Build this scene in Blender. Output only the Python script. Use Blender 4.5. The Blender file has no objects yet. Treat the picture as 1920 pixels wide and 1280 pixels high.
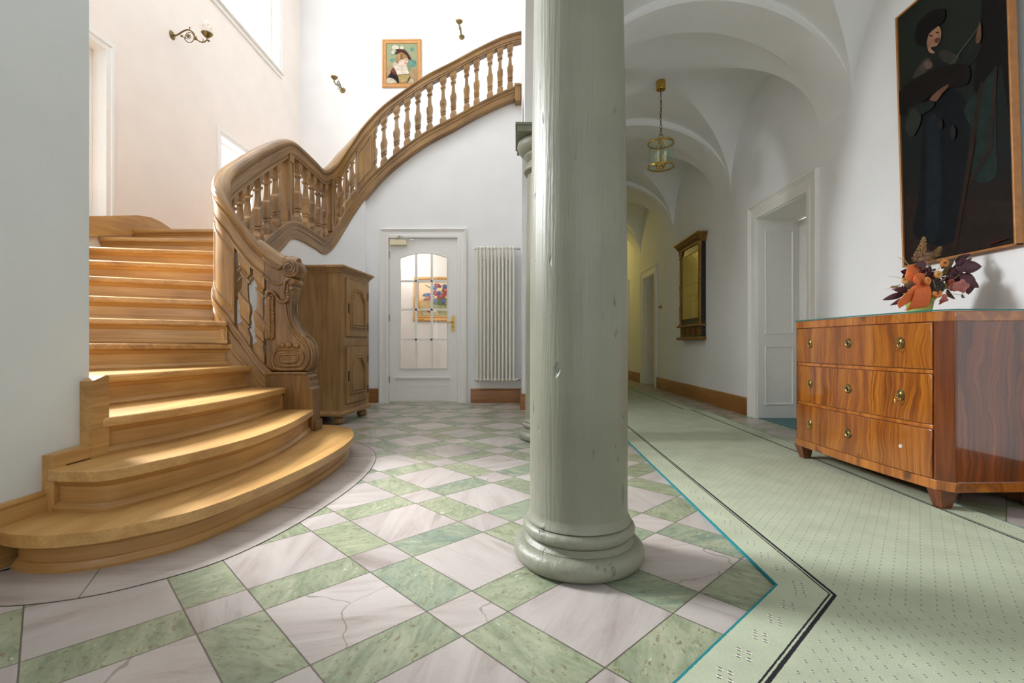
import bpy, bmesh, math, random
from math import sin, cos, pi, sqrt, radians as rad, atan2
from mathutils import Vector, Matrix
random.seed(7)
S = bpy.context.scene
COL = S.collection

# ------------------------------------------------------------------ camera, sky, light, exposure
YAW = math.atan(9 / 903)
cam = bpy.data.cameras.new('camera'); cam.sensor_width = 36; cam.lens = 903 / 1920 * 36
cam.shift_y = 6.6 / 1920; cam.clip_start = 0.05
co = bpy.data.objects.new('camera', cam); COL.objects.link(co)
co.location = (0, 0, 0.75); co.rotation_euler = (pi / 2, 0, YAW); S.camera = co

S.view_settings.view_transform = 'Standard'; S.view_settings.look = 'None'
S.view_settings.exposure = 0.62; S.view_settings.gamma = 1; S.view_settings.use_curve_mapping = False
S.cycles.max_bounces = 10; S.cycles.diffuse_bounces = 7; S.cycles.glossy_bounces = 4
S.cycles.transparent_max_bounces = 10; S.cycles.sample_clamp_indirect = 8
S.cycles.caustics_reflective = False; S.cycles.caustics_refractive = False
S.cycles.use_denoising = True

w = bpy.data.worlds.new('sky'); S.world = w; w.use_nodes = True
w.node_tree.nodes['Background'].inputs[0].default_value = (0.97, 0.985, 1.0, 1)
w.node_tree.nodes['Background'].inputs[1].default_value = 1.0


def window_light(name, loc, rot, sx, sy, power, color=(1, 1, 1)):
    """daylight falling in through one of the windows, a rectangle just outside its panes"""
    l = bpy.data.lights.new(name, 'AREA'); l.shape = 'RECTANGLE'; l.size = sx; l.size_y = sy
    l.energy = power; l.color = color
    o = bpy.data.objects.new(name, l); COL.objects.link(o); o.location = loc; o.rotation_euler = rot
    return o


# left wall windows (light travels +X): rotation about Y by -90 points -Z to +X
LX = (0, rad(-90), 0)
window_light('daylight_stair_window', (-5.4, 3.85, 4.05), (0, rad(-90 + 22), rad(-18)), 2.0, 1.5, 950, (0.95, 0.975, 1.0))
window_light('daylight_landing_door', (-3.84, 6.18, 2.74), LX, 1.50, 0.74, 20, (1.0, 0.99, 0.98))
window_light('daylight_upper_window', (-3.84, 6.2, 5.75), LX, 1.75, 2.3, 29, (1.0, 0.985, 0.975))
window_light('daylight_added_window', (-3.84, 3.5, 5.75), LX, 1.75, 2.2, 42, (1.0, 0.99, 0.98))  # comes through an added, unseen window to brighten the door wall
# entrance side windows behind the camera (light travels +Y)
window_light('daylight_entrance_window', (1.35, -2.75, 1.75), (rad(90), 0, 0), 1.6, 1.9, 18, (0.94, 0.97, 1.0))
window_light('daylight_entrance_fanlight', (-0.85, -2.75, 2.8), (rad(90), 0, 0), 1.3, 3.8, 9, (0.96, 0.98, 1.0))


# ------------------------------------------------------------------ helpers
def lin(c):
    if isinstance(c, str):
        c = [int(c[i:i + 2], 16) / 255 for i in (1, 3, 5)]
    return tuple((x / 12.92 if x <= 0.04045 else ((x + 0.055) / 1.055) ** 2.4) for x in c) + (1,)


class NT:
    """small shader graph writer"""
    def __init__(s, name):
        s.m = bpy.data.materials.new(name); s.m.use_nodes = True
        s.t = s.m.node_tree; s.n = s.t.nodes; s.l = s.t.links
        s.b = s.n['Principled BSDF']; s.out = s.n['Material Output']

    def node(s, typ, ins=None, **kw):
        n = s.n.new(typ)
        for k, v in kw.items():
            setattr(n, k, v)
        for k, v in (ins or {}).items():
            s.put(n.inputs[k], v)
        return n

    def put(s, sock, v):
        if isinstance(v, bpy.types.NodeSocket):
            s.l.new(v, sock)
        else:
            sock.default_value = v

    def math(s, op, a, b=None, c=None, clamp=False):
        n = s.n.new('ShaderNodeMath'); n.operation = op; n.use_clamp = clamp
        for i, v in enumerate((a, b, c)):
            if v is not None:
                s.put(n.inputs[i], v)
        return n.outputs[0]

    def vmath(s, op, a, b=None):
        n = s.n.new('ShaderNodeVectorMath'); n.operation = op
        s.put(n.inputs[0], a)
        if b is not None:
            s.put(n.inputs[1], b)
        return n.outputs[0]

    def mix(s, f, a, b, blend='MIX'):
        n = s.n.new('ShaderNodeMix'); n.data_type = 'RGBA'; n.blend_type = blend
        s.put(n.inputs[0], f); s.put(n.inputs[6], a); s.put(n.inputs[7], b)
        return n.outputs[2]

    def ramp(s, f, stops, interp='LINEAR'):
        n = s.n.new('ShaderNodeValToRGB'); n.color_ramp.interpolation = interp
        e = n.color_ramp.elements
        while len(e) < len(stops):
            e.new(0.5)
        for i, (p, c) in enumerate(stops):
            e[i].position = p; e[i].color = c if len(c) == 4 else tuple(c) + (1,)
        s.put(n.inputs[0], f)
        return n.outputs[0]

    def coord(s, which='Object'):
        return s.n.new('ShaderNodeTexCoord').outputs[which]

    def noise(s, vec, scale=5, detail=4, rough=0.5, dist=0.0):
        n = s.node('ShaderNodeTexNoise', {'Vector': vec, 'Scale': scale, 'Detail': detail, 'Roughness': rough, 'Distortion': dist})
        return n.outputs[0]

    def scaled(s, vec, sc, loc=(0, 0, 0), rot=(0, 0, 0)):
        n = s.node('ShaderNodeMapping', {'Vector': vec, 'Scale': sc, 'Location': loc, 'Rotation': rot})
        return n.outputs[0]

    def bump(s, h, strength=0.2, dist=0.01):
        n = s.node('ShaderNodeBump', {'Height': h, 'Strength': strength, 'Distance': dist})
        s.l.new(n.outputs[0], s.b.inputs['Normal'])

    def set(s, **kw):
        for k, v in kw.items():
            s.put(s.b.inputs[k.replace('_', ' ')], v)
        return s


def plain(name, col, rough=0.5, metal=0.0, var=0.06, nscale=30, bump=0.0, coat=0.0, spec=0.5):
    t = NT(name); c = lin(col); p = t.coord()
    n = t.noise(p, nscale, 4)
    dark = tuple(x * (1 - var) for x in c[:3]) + (1,); light = tuple(min(1, x * (1 + var)) for x in c[:3]) + (1,)
    t.set(Base_Color=t.ramp(n, [(0.3, dark), (0.7, light)]), Roughness=rough, Metallic=metal, Coat_Weight=coat)
    t.b.inputs['Specular IOR Level'].default_value = spec
    if bump:
        t.bump(n, bump, 0.003)
    return t.m


def wood(name, dark, mid, light, axis='x', scale=1.0, rough=0.35, coat=0.0, uv=False, bump=0.15, figure=0.5):
    t = NT(name); p = t.coord('UV' if uv else 'Object')
    st = {'x': (1.2, 16, 16), 'y': (16, 1.2, 16), 'z': (16, 16, 1.2)}[axis]
    st = tuple(v * scale for v in st)
    v = t.scaled(p, st)
    big = t.noise(v, 1.0, 3, 0.55, 1.2)
    fine = t.noise(t.scaled(p, tuple(v * 9 if v > 3 * scale else v * 3 for v in st)), 1.0, 3, 0.6)
    broad = t.noise(p, 1.7 * scale, 2)
    f = t.math('ADD', t.math('MULTIPLY', big, figure), t.math('MULTIPLY', broad, 1 - figure))
    c = t.ramp(f, [(0.32, lin(dark)), (0.5, lin(mid)), (0.68, lin(light))])
    g = t.ramp(fine, [(0.35, (0.72, 0.68, 0.62, 1)), (0.55, (1, 1, 1, 1))])
    t.set(Base_Color=t.mix(0.55, c, g, 'MULTIPLY'), Roughness=rough, Coat_Weight=coat, Coat_Roughness=0.12)
    t.bump(fine, bump, 0.001)
    return t.m


class MB:
    def __init__(s):
        s.v = []; s.f = []; s.m = []; s.uv = []

    def add(s, verts, faces, mi=0, uvs=None):
        o = len(s.v); s.v += [tuple(v) for v in verts]
        for i, f in enumerate(faces):
            s.f.append([k + o for k in f]); s.m.append(mi); s.uv.append(uvs[i] if uvs else None)
        return s

    def box(s, x0, x1, y0, y1, z0, z1, mi=0):
        v = [(x, y, z) for z in (z0, z1) for y in (y0, y1) for x in (x0, x1)]
        return s.add(v, [(0, 2, 3, 1), (4, 5, 7, 6), (0, 1, 5, 4), (2, 6, 7, 3), (0, 4, 6, 2), (1, 3, 7, 5)], mi)

    def obox(s, c, dx, dy, hz, rz=0, mi=0):
        """box centred at c with full sizes dx, dy, hz turned about z"""
        ca, sa = cos(rz), sin(rz); v = []
        for z in (-hz / 2, hz / 2):
            for y in (-dy / 2, dy / 2):
                for x in (-dx / 2, dx / 2):
                    v.append((c[0] + x * ca - y * sa, c[1] + x * sa + y * ca, c[2] + z))
        return s.add(v, [(0, 2, 3, 1), (4, 5, 7, 6), (0, 1, 5, 4), (2, 6, 7, 3), (0, 4, 6, 2), (1, 3, 7, 5)], mi)

    def prism(s, poly, axis, a, b, mi=0, mside=None):
        n = len(poly)
        def P(p, t):
            return {'z': (p[0], p[1], t), 'y': (p[0], t, p[1]), 'x': (t, p[0], p[1])}[axis]
        v = [P(p, a) for p in poly] + [P(p, b) for p in poly]
        s.add(v, [list(range(n))[::-1], list(range(n, 2 * n))], mi)
        o = len(s.v) - 2 * n
        for i in range(n):
            j = (i + 1) % n
            s.f.append([o + i, o + j, o + n + j, o + n + i]); s.m.append(mi if mside is None else mside); s.uv.append(None)
        return s

    def loft(s, rings, closed=True, caps=True, loop=False, mi=0, uvs=False):
        n = len(rings[0]); v = [p for r in rings for p in r]; f = []; U = []
        per = [0]
        for i in range(n):
            a, b = Vector(rings[0][i]), Vector(rings[0][(i + 1) % n]); per.append(per[-1] + (b - a).length)
        run = [0]
        for k in range(1, len(rings)):
            run.append(run[-1] + (Vector(rings[k][0]) - Vector(rings[k - 1][0])).length)
        R = len(rings)
        for k in range(R if loop else R - 1):
            k2 = (k + 1) % R
            for i in range(n if closed else n - 1):
                j = (i + 1) % n
                f.append((k * n + i, k * n + j, k2 * n + j, k2 * n + i))
                ra, rb = run[k], run[k2] if k2 > k else run[k] + 0.05
                U.append([(ra, per[i]), (ra, per[i + 1]), (rb, per[i + 1]), (rb, per[i])])
        if caps and closed and not loop:
            f.append(list(range(n))[::-1]); f.append([(R - 1) * n + i for i in range(n)]); U += [[(0, p) for p in per[:n]][::-1], [(run[-1], p) for p in per[:n]]]
        return s.add(v, f, mi, U if uvs else None)

    def frame(s, plane, t, sgn, a0, a1, z0, z1, prof, open_bottom=False, mi=0):
        """mitred moulding round the rectangle a0..a1, z0..z1 on the plane x=t or y=t. prof: (outward offset, depth)"""
        rings = []
        for o, d in prof:
            if open_bottom:
                q = [(a0 - o, z0), (a0 - o, z1 + o), (a1 + o, z1 + o), (a1 + o, z0)]
            else:
                q = [(a0 - o, z0 - o), (a0 - o, z1 + o), (a1 + o, z1 + o), (a1 + o, z0 - o)]
            rings.append([(t + sgn * d, a, z) if plane == 'x' else (a, t + sgn * d, z) for a, z in q])
        return s.loft(rings, closed=not open_bottom, caps=False, mi=mi)

    def lathe(s, prof, n=32, c=(0, 0, 0), axis='z', mi=0, a0=0.0, a1=2 * pi):
        full = abs(a1 - a0 - 2 * pi) < 1e-6
        rings = []
        for k in range(n if full else n + 1):
            a = a0 + (a1 - a0) * k / n; r = []
            for rr, z in prof:
                q = {'z': (rr * cos(a), rr * sin(a), z), 'y': (rr * cos(a), z, rr * sin(a)), 'x': (z, rr * cos(a), rr * sin(a))}[axis]
                r.append((c[0] + q[0], c[1] + q[1], c[2] + q[2]))
            rings.append(r)
        return s.loft(rings, closed=False, caps=False, loop=full, mi=mi)

    def tube(s, pts, r, n=10, caps=True, mi=0, loop=False, uvs=False):
        pts = [Vector(p) for p in pts]; N = len(pts); rings = []
        up = None
        for i, p in enumerate(pts):
            a = pts[(i - 1) % N if loop else max(i - 1, 0)]; b = pts[(i + 1) % N if loop else min(i + 1, N - 1)]
            t = (b - a).normalized() if (b - a).length > 1e-9 else Vector((0, 0, 1))
            if up is None:
                up = t.orthogonal().normalized()
            up = (up - t * up.dot(t))
            up = up.normalized() if up.length > 1e-6 else t.orthogonal().normalized()
            w_ = t.cross(up); rr = r[i] if isinstance(r, (list, tuple)) else r
            rings.append([tuple(p + (up * cos(2 * pi * k / n) + w_ * sin(2 * pi * k / n)) * rr) for k in range(n)])
        return s.loft(rings, True, caps, loop, mi, uvs)

    def ball(s, c, rx, ry=None, rz=None, n=14, m=9, mi=0, rot=None):
        ry = rx if ry is None else ry; rz = rx if rz is None else rz
        v = []; f = []
        for i in range(m + 1):
            ph = -pi / 2 + pi * i / m
            for k in range(n):
                th = 2 * pi * k / n
                q = Vector((rx * cos(ph) * cos(th), ry * cos(ph) * sin(th), rz * sin(ph)))
                if rot is not None:
                    q = rot @ q
                v.append((c[0] + q.x, c[1] + q.y, c[2] + q.z))
        for i in range(m):
            for k in range(n):
                j = (k + 1) % n; f.append((i * n + k, i * n + j, (i + 1) * n + j, (i + 1) * n + k))
        return s.add(v, f, mi)

    def build(s, name, mats, parent=None, smooth=35, bevel=0.0, seg=2, local=False, solid=0.0, merge=True):
        me = bpy.data.meshes.new(name)
        off = Vector((0, 0, 0))
        if parent is not None and not local:
            off = parent_loc(parent)
        me.from_pydata([tuple(Vector(v) - off) for v in s.v], [], s.f)
        mats = mats if isinstance(mats, (list, tuple)) else [mats]
        for m in mats:
            me.materials.append(m)
        for p, mi in zip(me.polygons, s.m):
            p.material_index = mi
        if any(u is not None for u in s.uv):
            ul = me.uv_layers.new(name='UVMap')
            for p, u in zip(me.polygons, s.uv):
                if u is not None:
                    for li, q in zip(p.loop_indices, u):
                        ul.data[li].uv = q
        bm = bmesh.new(); bm.from_mesh(me)
        if merge:
            bmesh.ops.remove_doubles(bm, verts=bm.verts, dist=1e-5)
        bmesh.ops.recalc_face_normals(bm, faces=bm.faces)
        bm.to_mesh(me); bm.free()
        if smooth:
            me.shade_smooth(); me.set_sharp_from_angle(angle=rad(smooth))
        o = bpy.data.objects.new(name, me); COL.objects.link(o)
        if parent is not None:
            o.parent = parent
        if bevel:
            b = o.modifiers.new('edge', 'BEVEL'); b.width = bevel; b.segments = seg; b.limit_method = 'ANGLE'; b.angle_limit = rad(40)
        if solid:
            q = o.modifiers.new('thick', 'SOLIDIFY'); q.thickness = solid; q.offset = 0
        return o


def parent_loc(o):
    l = Vector((0, 0, 0))
    while o is not None:
        l += o.location; o = o.parent
    return l


def thing(name, label, cat, loc=(0, 0, 0), rz=0.0, group=None):
    o = bpy.data.objects.new(name, None); COL.objects.link(o); o.empty_display_size = 0.1
    o.location = loc; o.rotation_euler = (0, 0, rz); return tag(o, label, cat, group)


def tag(o, label, cat, group=None, kind='thing'):
    o['label'] = label; o['category'] = cat; o['kind'] = kind
    if group:
        o['group'] = group
    return o


def struct(name, label=None, cat=None, loc=(0, 0, 0)):
    o = bpy.data.objects.new(name, None); COL.objects.link(o); o.location = loc; o.empty_display_size = 0.1
    return st(o, label, cat)


def st(o, label=None, cat=None):
    o['kind'] = 'structure'
    if label:
        o['label'] = label
    if cat:
        o['category'] = cat
    return o


def copy_tree(o, parent=None):
    c = o.copy(); COL.objects.link(c)
    if parent is not None:
        c.parent = parent
    for ch in list(o.children):
        copy_tree(ch, c)
    return c


def crom(pts, per=8):
    """Catmull-Rom through points of any dimension"""
    out = []
    P = [pts[0]] + list(pts) + [pts[-1]]
    for i in range(1, len(P) - 2):
        for k in range(per):
            t = k / per; q = []
            for d in range(len(pts[0])):
                a, b, c, e = P[i - 1][d], P[i][d], P[i + 1][d], P[i + 2][d]
                q.append(0.5 * (2 * b + (c - a) * t + (2 * a - 5 * b + 4 * c - e) * t * t + (3 * b - a - 3 * c + e) * t ** 3))
            out.append(tuple(q))
    out.append(tuple(pts[-1]))
    return out


def crom_closed(pts, per=5):
    n = len(pts); out = []
    for i in range(n):
        a, b, c, e = pts[(i - 1) % n], pts[i], pts[(i + 1) % n], pts[(i + 2) % n]
        for k in range(per):
            t = k / per
            out.append(tuple(0.5 * (2 * b[d] + (c[d] - a[d]) * t + (2 * a[d] - 5 * b[d] + 4 * c[d] - e[d]) * t * t + (3 * b[d] - a[d] - 3 * c[d] + e[d]) * t ** 3) for d in range(len(b))))
    return out


def wall_with_holes(mb, axis, t0, t1, a0, a1, z0, z1, holes, mi=0):
    """wall slab of thickness t0..t1 running a0..a1 along the other axis; holes = (a, b, zlo, zhi)"""
    def bx(p, q, lo, hi):
        if q - p > 1e-4 and hi - lo > 1e-4:
            mb.box(t0, t1, p, q, lo, hi, mi) if axis == 'y' else mb.box(p, q, t0, t1, lo, hi, mi)
    cuts = sorted(set([a0, a1] + [h[0] for h in holes] + [h[1] for h in holes]))
    for p, q in zip(cuts, cuts[1:]):
        hs = sorted([h for h in holes if h[0] <= p + 1e-6 and h[1] >= q - 1e-6], key=lambda h: h[2])
        z = z0
        for h in hs:
            bx(p, q, z, h[2]); z = h[3]
        bx(p, q, z, z1)


# ------------------------------------------------------------------ materials
M = {}
def mat_plaster(name, col, strength=0.08):
    t = NT(name); p = t.coord()
    n = t.noise(p, 3.0, 5); n2 = t.noise(p, 60, 3)
    c = lin(col); d = tuple(x * 0.965 for x in c[:3]) + (1,)
    t.set(Base_Color=t.ramp(n, [(0.35, d), (0.65, c)]), Roughness=0.75)
    t.b.inputs['Specular IOR Level'].default_value = 0.25
    t.bump(t.math('ADD', n2, t.math('MULTIPLY', n, 2)), strength, 0.004)
    return t.m
M['plaster'] = mat_plaster('white_plaster', '#ecedee')
M['plaster_warm'] = mat_plaster('warm_white_plaster', '#f1e9e2')
M['vault'] = mat_plaster('vault_plaster', '#eef0f1', 0.05)
M['white_paint'] = plain('white_gloss_paint', '#ecebe8', 0.35, var=0.015)
M['pier'] = mat_plaster('pier_plaster', '#dadedd', 0.15)
M['radiator'] = plain('radiator_enamel', '#eeeae0', 0.3, var=0.01)
M['beige'] = plain('beige_plastic', '#e8dcbd', 0.4, var=0.02)
M['brass'] = plain('brass', '#c9a24e', 0.22, 1.0, 0.1)
M['old_brass'] = plain('aged_brass', '#7d6b45', 0.38, 1.0, 0.3, 60)
M['chrome'] = plain('chrome', '#c9c7c2', 0.25, 1.0, 0.05)
M['steel'] = plain('hinge_steel', '#a9a79e', 0.35, 0.9, 0.05)
M['gilt'] = plain('gilt', '#86622c', 0.42, 0.55, 0.3, 45, 0.5)
M['gilt_frame'] = plain('copper_gilt_frame', '#c2905a', 0.45, 0.25, 0.18, 40, 0.3)
M['gold_pale'] = plain('pale_gilt_frame', '#d6a562', 0.45, 0.3, 0.3, 50, 0.6)
M['black_wood'] = plain('ebonised_wood', '#17130d', 0.35, 0, 0.3)
M['dark_iron'] = plain('dark_iron', '#2a241d', 0.5, 0.6, 0.3)

def mat_column():
    t = NT('sage_green_paint'); p = t.coord()
    br = t.noise(t.scaled(p, (38, 38, 1.6)), 1, 5, 0.65)
    chips = t.noise(t.scaled(p, (26, 26, 11)), 1, 2, 0.5)
    big = t.noise(p, 3, 4)
    c = t.ramp(big, [(0.3, lin('#797a6b')), (0.7, lin('#858675'))])
    c = t.mix(t.ramp(br, [(0.62, (0, 0, 0, 1)), (0.75, (0.45, 0.45, 0.45, 1))]), c, lin('#737566'))
    c = t.mix(t.ramp(chips, [(0.70, (0, 0, 0, 1)), (0.74, (0.7, 0.7, 0.7, 1))]), c, lin('#5f665a'))
    t.set(Base_Color=c, Roughness=0.42)
    h = t.math('SUBTRACT', br, t.ramp(chips, [(0.68, (0, 0, 0, 1)), (0.74, (1, 1, 1, 1))]))
    t.bump(h, 0.7, 0.006)
    return t.m
M['sage'] = mat_column()

def mat_glass(name, tint=(1, 1, 1, 1), rough=0.0, gl=0.12):
    t = NT(name)
    tr = t.node('ShaderNodeBsdfTransparent', {'Color': tint}); g = t.node('ShaderNodeBsdfGlossy', {'Color': (1, 1, 1, 1), 'Roughness': rough})
    fr = t.node('ShaderNodeLayerWeight', {'Blend': 0.5}); fac = t.math('ADD', 0.03, t.math('MULTIPLY', t.math('POWER', fr.outputs['Facing'], 4.0), gl * 5))
    mx = t.n.new('ShaderNodeMixShader'); t.put(mx.inputs[0], fac)
    t.l.new(tr.outputs[0], mx.inputs[1]); t.l.new(g.outputs[0], mx.inputs[2]); t.l.new(mx.outputs[0], t.out.inputs[0])
    return t.m
M['glass'] = mat_glass('window_glass')
M['green_glass'] = mat_glass('lantern_glass', (0.93, 0.975, 0.94, 1), 0.0, 0.05)
def mat_frost():
    t = NT('frosted_glass'); p = t.coord()
    n = t.noise(p, 40, 2)
    tr = t.node('ShaderNodeBsdfTransparent'); tl = t.node('ShaderNodeBsdfTranslucent', {'Color': lin('#fbf4ea')}); df = t.node('ShaderNodeBsdfDiffuse', {'Color': lin('#fbf4ea')})
    a = t.n.new('ShaderNodeMixShader'); a.inputs[0].default_value = 0.5; t.l.new(tl.outputs[0], a.inputs[1]); t.l.new(df.outputs[0], a.inputs[2])
    b = t.n.new('ShaderNodeMixShader'); t.put(b.inputs[0], t.ramp(n, [(0.35, (0.3, 0.3, 0.3, 1)), (0.65, (0.7, 0.7, 0.7, 1))])); t.l.new(tr.outputs[0], b.inputs[1]); t.l.new(a.outputs[0], b.inputs[2]); t.l.new(b.outputs[0], t.out.inputs[0])
    return t.m
M['frost'] = mat_frost()
def emit(name, col, k):
    t = NT(name); t.set(Base_Color=lin(col), Emission_Color=lin(col), Emission_Strength=k); return t.m
M['globe'] = emit('lit_globe', '#fff4e6', 2.2)
M['mirror'] = plain('mirror_silver', '#b5aa7c', 0.03, 1.0, 0.01)

# oak of the treads (light, varnished), the old carved oak and the cabinet oak
OAK = ('#986d3d', '#ba8f55', '#d0a668')
M['tread_y'] = wood('varnished_oak_along_y', *OAK, 'y', 1.0, 0.38, 0.15)
M['tread_x'] = wood('varnished_oak_along_x', *OAK, 'x', 1.0, 0.38, 0.15)
M['tread_uv'] = wood('varnished_oak_along_run', *OAK, 'x', 1.0, 0.38, 0.15, uv=True)
OLD = ('#654826', '#8d693b', '#a9854e')
M['old_uv'] = wood('old_carved_oak_along_run', *OLD, 'x', 1.4, 0.4, 0.15, uv=True, bump=0.3)
M['old_z'] = wood('old_carved_oak_upright', *OLD, 'z', 1.4, 0.4, 0.15, bump=0.3)
M['carved'] = wood('dark_carved_oak', '#4d361b', '#755329', '#93703f', 'z', 1.8, 0.4, 0.1, bump=0.5)
M['cab_z'] = wood('cabinet_oak_upright', '#755329', '#957043', '#ab8750', 'z', 1.2, 0.5, 0)
M['cab_y'] = wood('cabinet_oak_level', '#755329', '#957043', '#ab8750', 'y', 1.2, 0.5, 0)
M['skirt_x'] = wood('skirting_oak_along_x', '#7d4f24', '#976332', '#ab763f', 'x', 1.0, 0.35)
M['skirt_y'] = wood('skirting_oak_along_y', '#7d4f24', '#976332', '#ab763f', 'y', 1.0, 0.35)

def mat_veneer(name, dark, mid, light, freq=9.0, seedloc=(0, 0, 0), axis='y', rough=0.1):
    """figured walnut veneer: upright wavy stripes, french polished"""
    t = NT(name); p = t.scaled(t.coord(), (1, 1, 1), seedloc)
    warp = t.noise(t.scaled(p, (2.2, 2.2, 1.6)), 1.6, 3, 0.5)
    sx = t.n.new('ShaderNodeSeparateXYZ'); t.l.new(p, sx.inputs[0])
    a = sx.outputs[1] if axis == 'y' else sx.outputs[0]
    u = t.math('ADD', t.math('MULTIPLY', a, freq), t.math('MULTIPLY', warp, 1.5))
    cv = t.n.new('ShaderNodeCombineXYZ'); t.put(cv.inputs[0], u); t.put(cv.inputs[1], t.math('MULTIPLY', sx.outputs[2], 0.5)); cv.inputs[2].default_value = seedloc[0]
    n1 = t.noise(cv.outputs[0], 1.5, 4, 0.62)
    n2 = t.noise(t.scaled(cv.outputs[0], (9, 1.6, 1)), 1.5, 3, 0.6)
    f = t.math('ADD', t.math('MULTIPLY', n1, 0.6), t.math('MULTIPLY', n2, 0.4))
    c = t.ramp(f, [(0.36, lin(dark)), (0.47, lin(mid)), (0.60, lin(light))])
    knots = t.noise(t.scaled(p, (9, 9, 7)), 1, 1)
    c = t.mix(t.ramp(knots, [(0.70, (0, 0, 0, 1)), (0.78, (0.8, 0.8, 0.8, 1))]), c, lin('#3a1a08'))
    t.set(Base_Color=c, Roughness=0.28, Coat_Weight=1.0, Coat_Roughness=0.04, Coat_IOR=1.65)
    t.bump(t.noise(p, 5, 2), 0.03, 0.01)
    return t.m
VN = ('#4e2609', '#84450c', '#b06b1c')
M['veneer'] = mat_veneer('walnut_veneer_front', *VN)
M['veneer2'] = mat_veneer('walnut_veneer_middle', *VN, seedloc=(0, 0.02, 3.1))
M['veneer3'] = mat_veneer('walnut_veneer_lower', *VN, seedloc=(0, 0.03, 6.3))
M['veneer_rail'] = mat_veneer('walnut_veneer_rails', '#6b3409', '#9a5515', '#b87226', freq=14, seedloc=(1, 0.3, 1))
M['veneer_side'] = mat_veneer('walnut_veneer_end', '#40190a', '#6a2f12', '#8a471c', freq=7, axis='x', seedloc=(0.3, 0, 2))
M['veneer_leg'] = wood('walnut_legs', '#4a200c', '#6a3314', '#85481f', 'z', 1.5, 0.2, 0.6)

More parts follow.
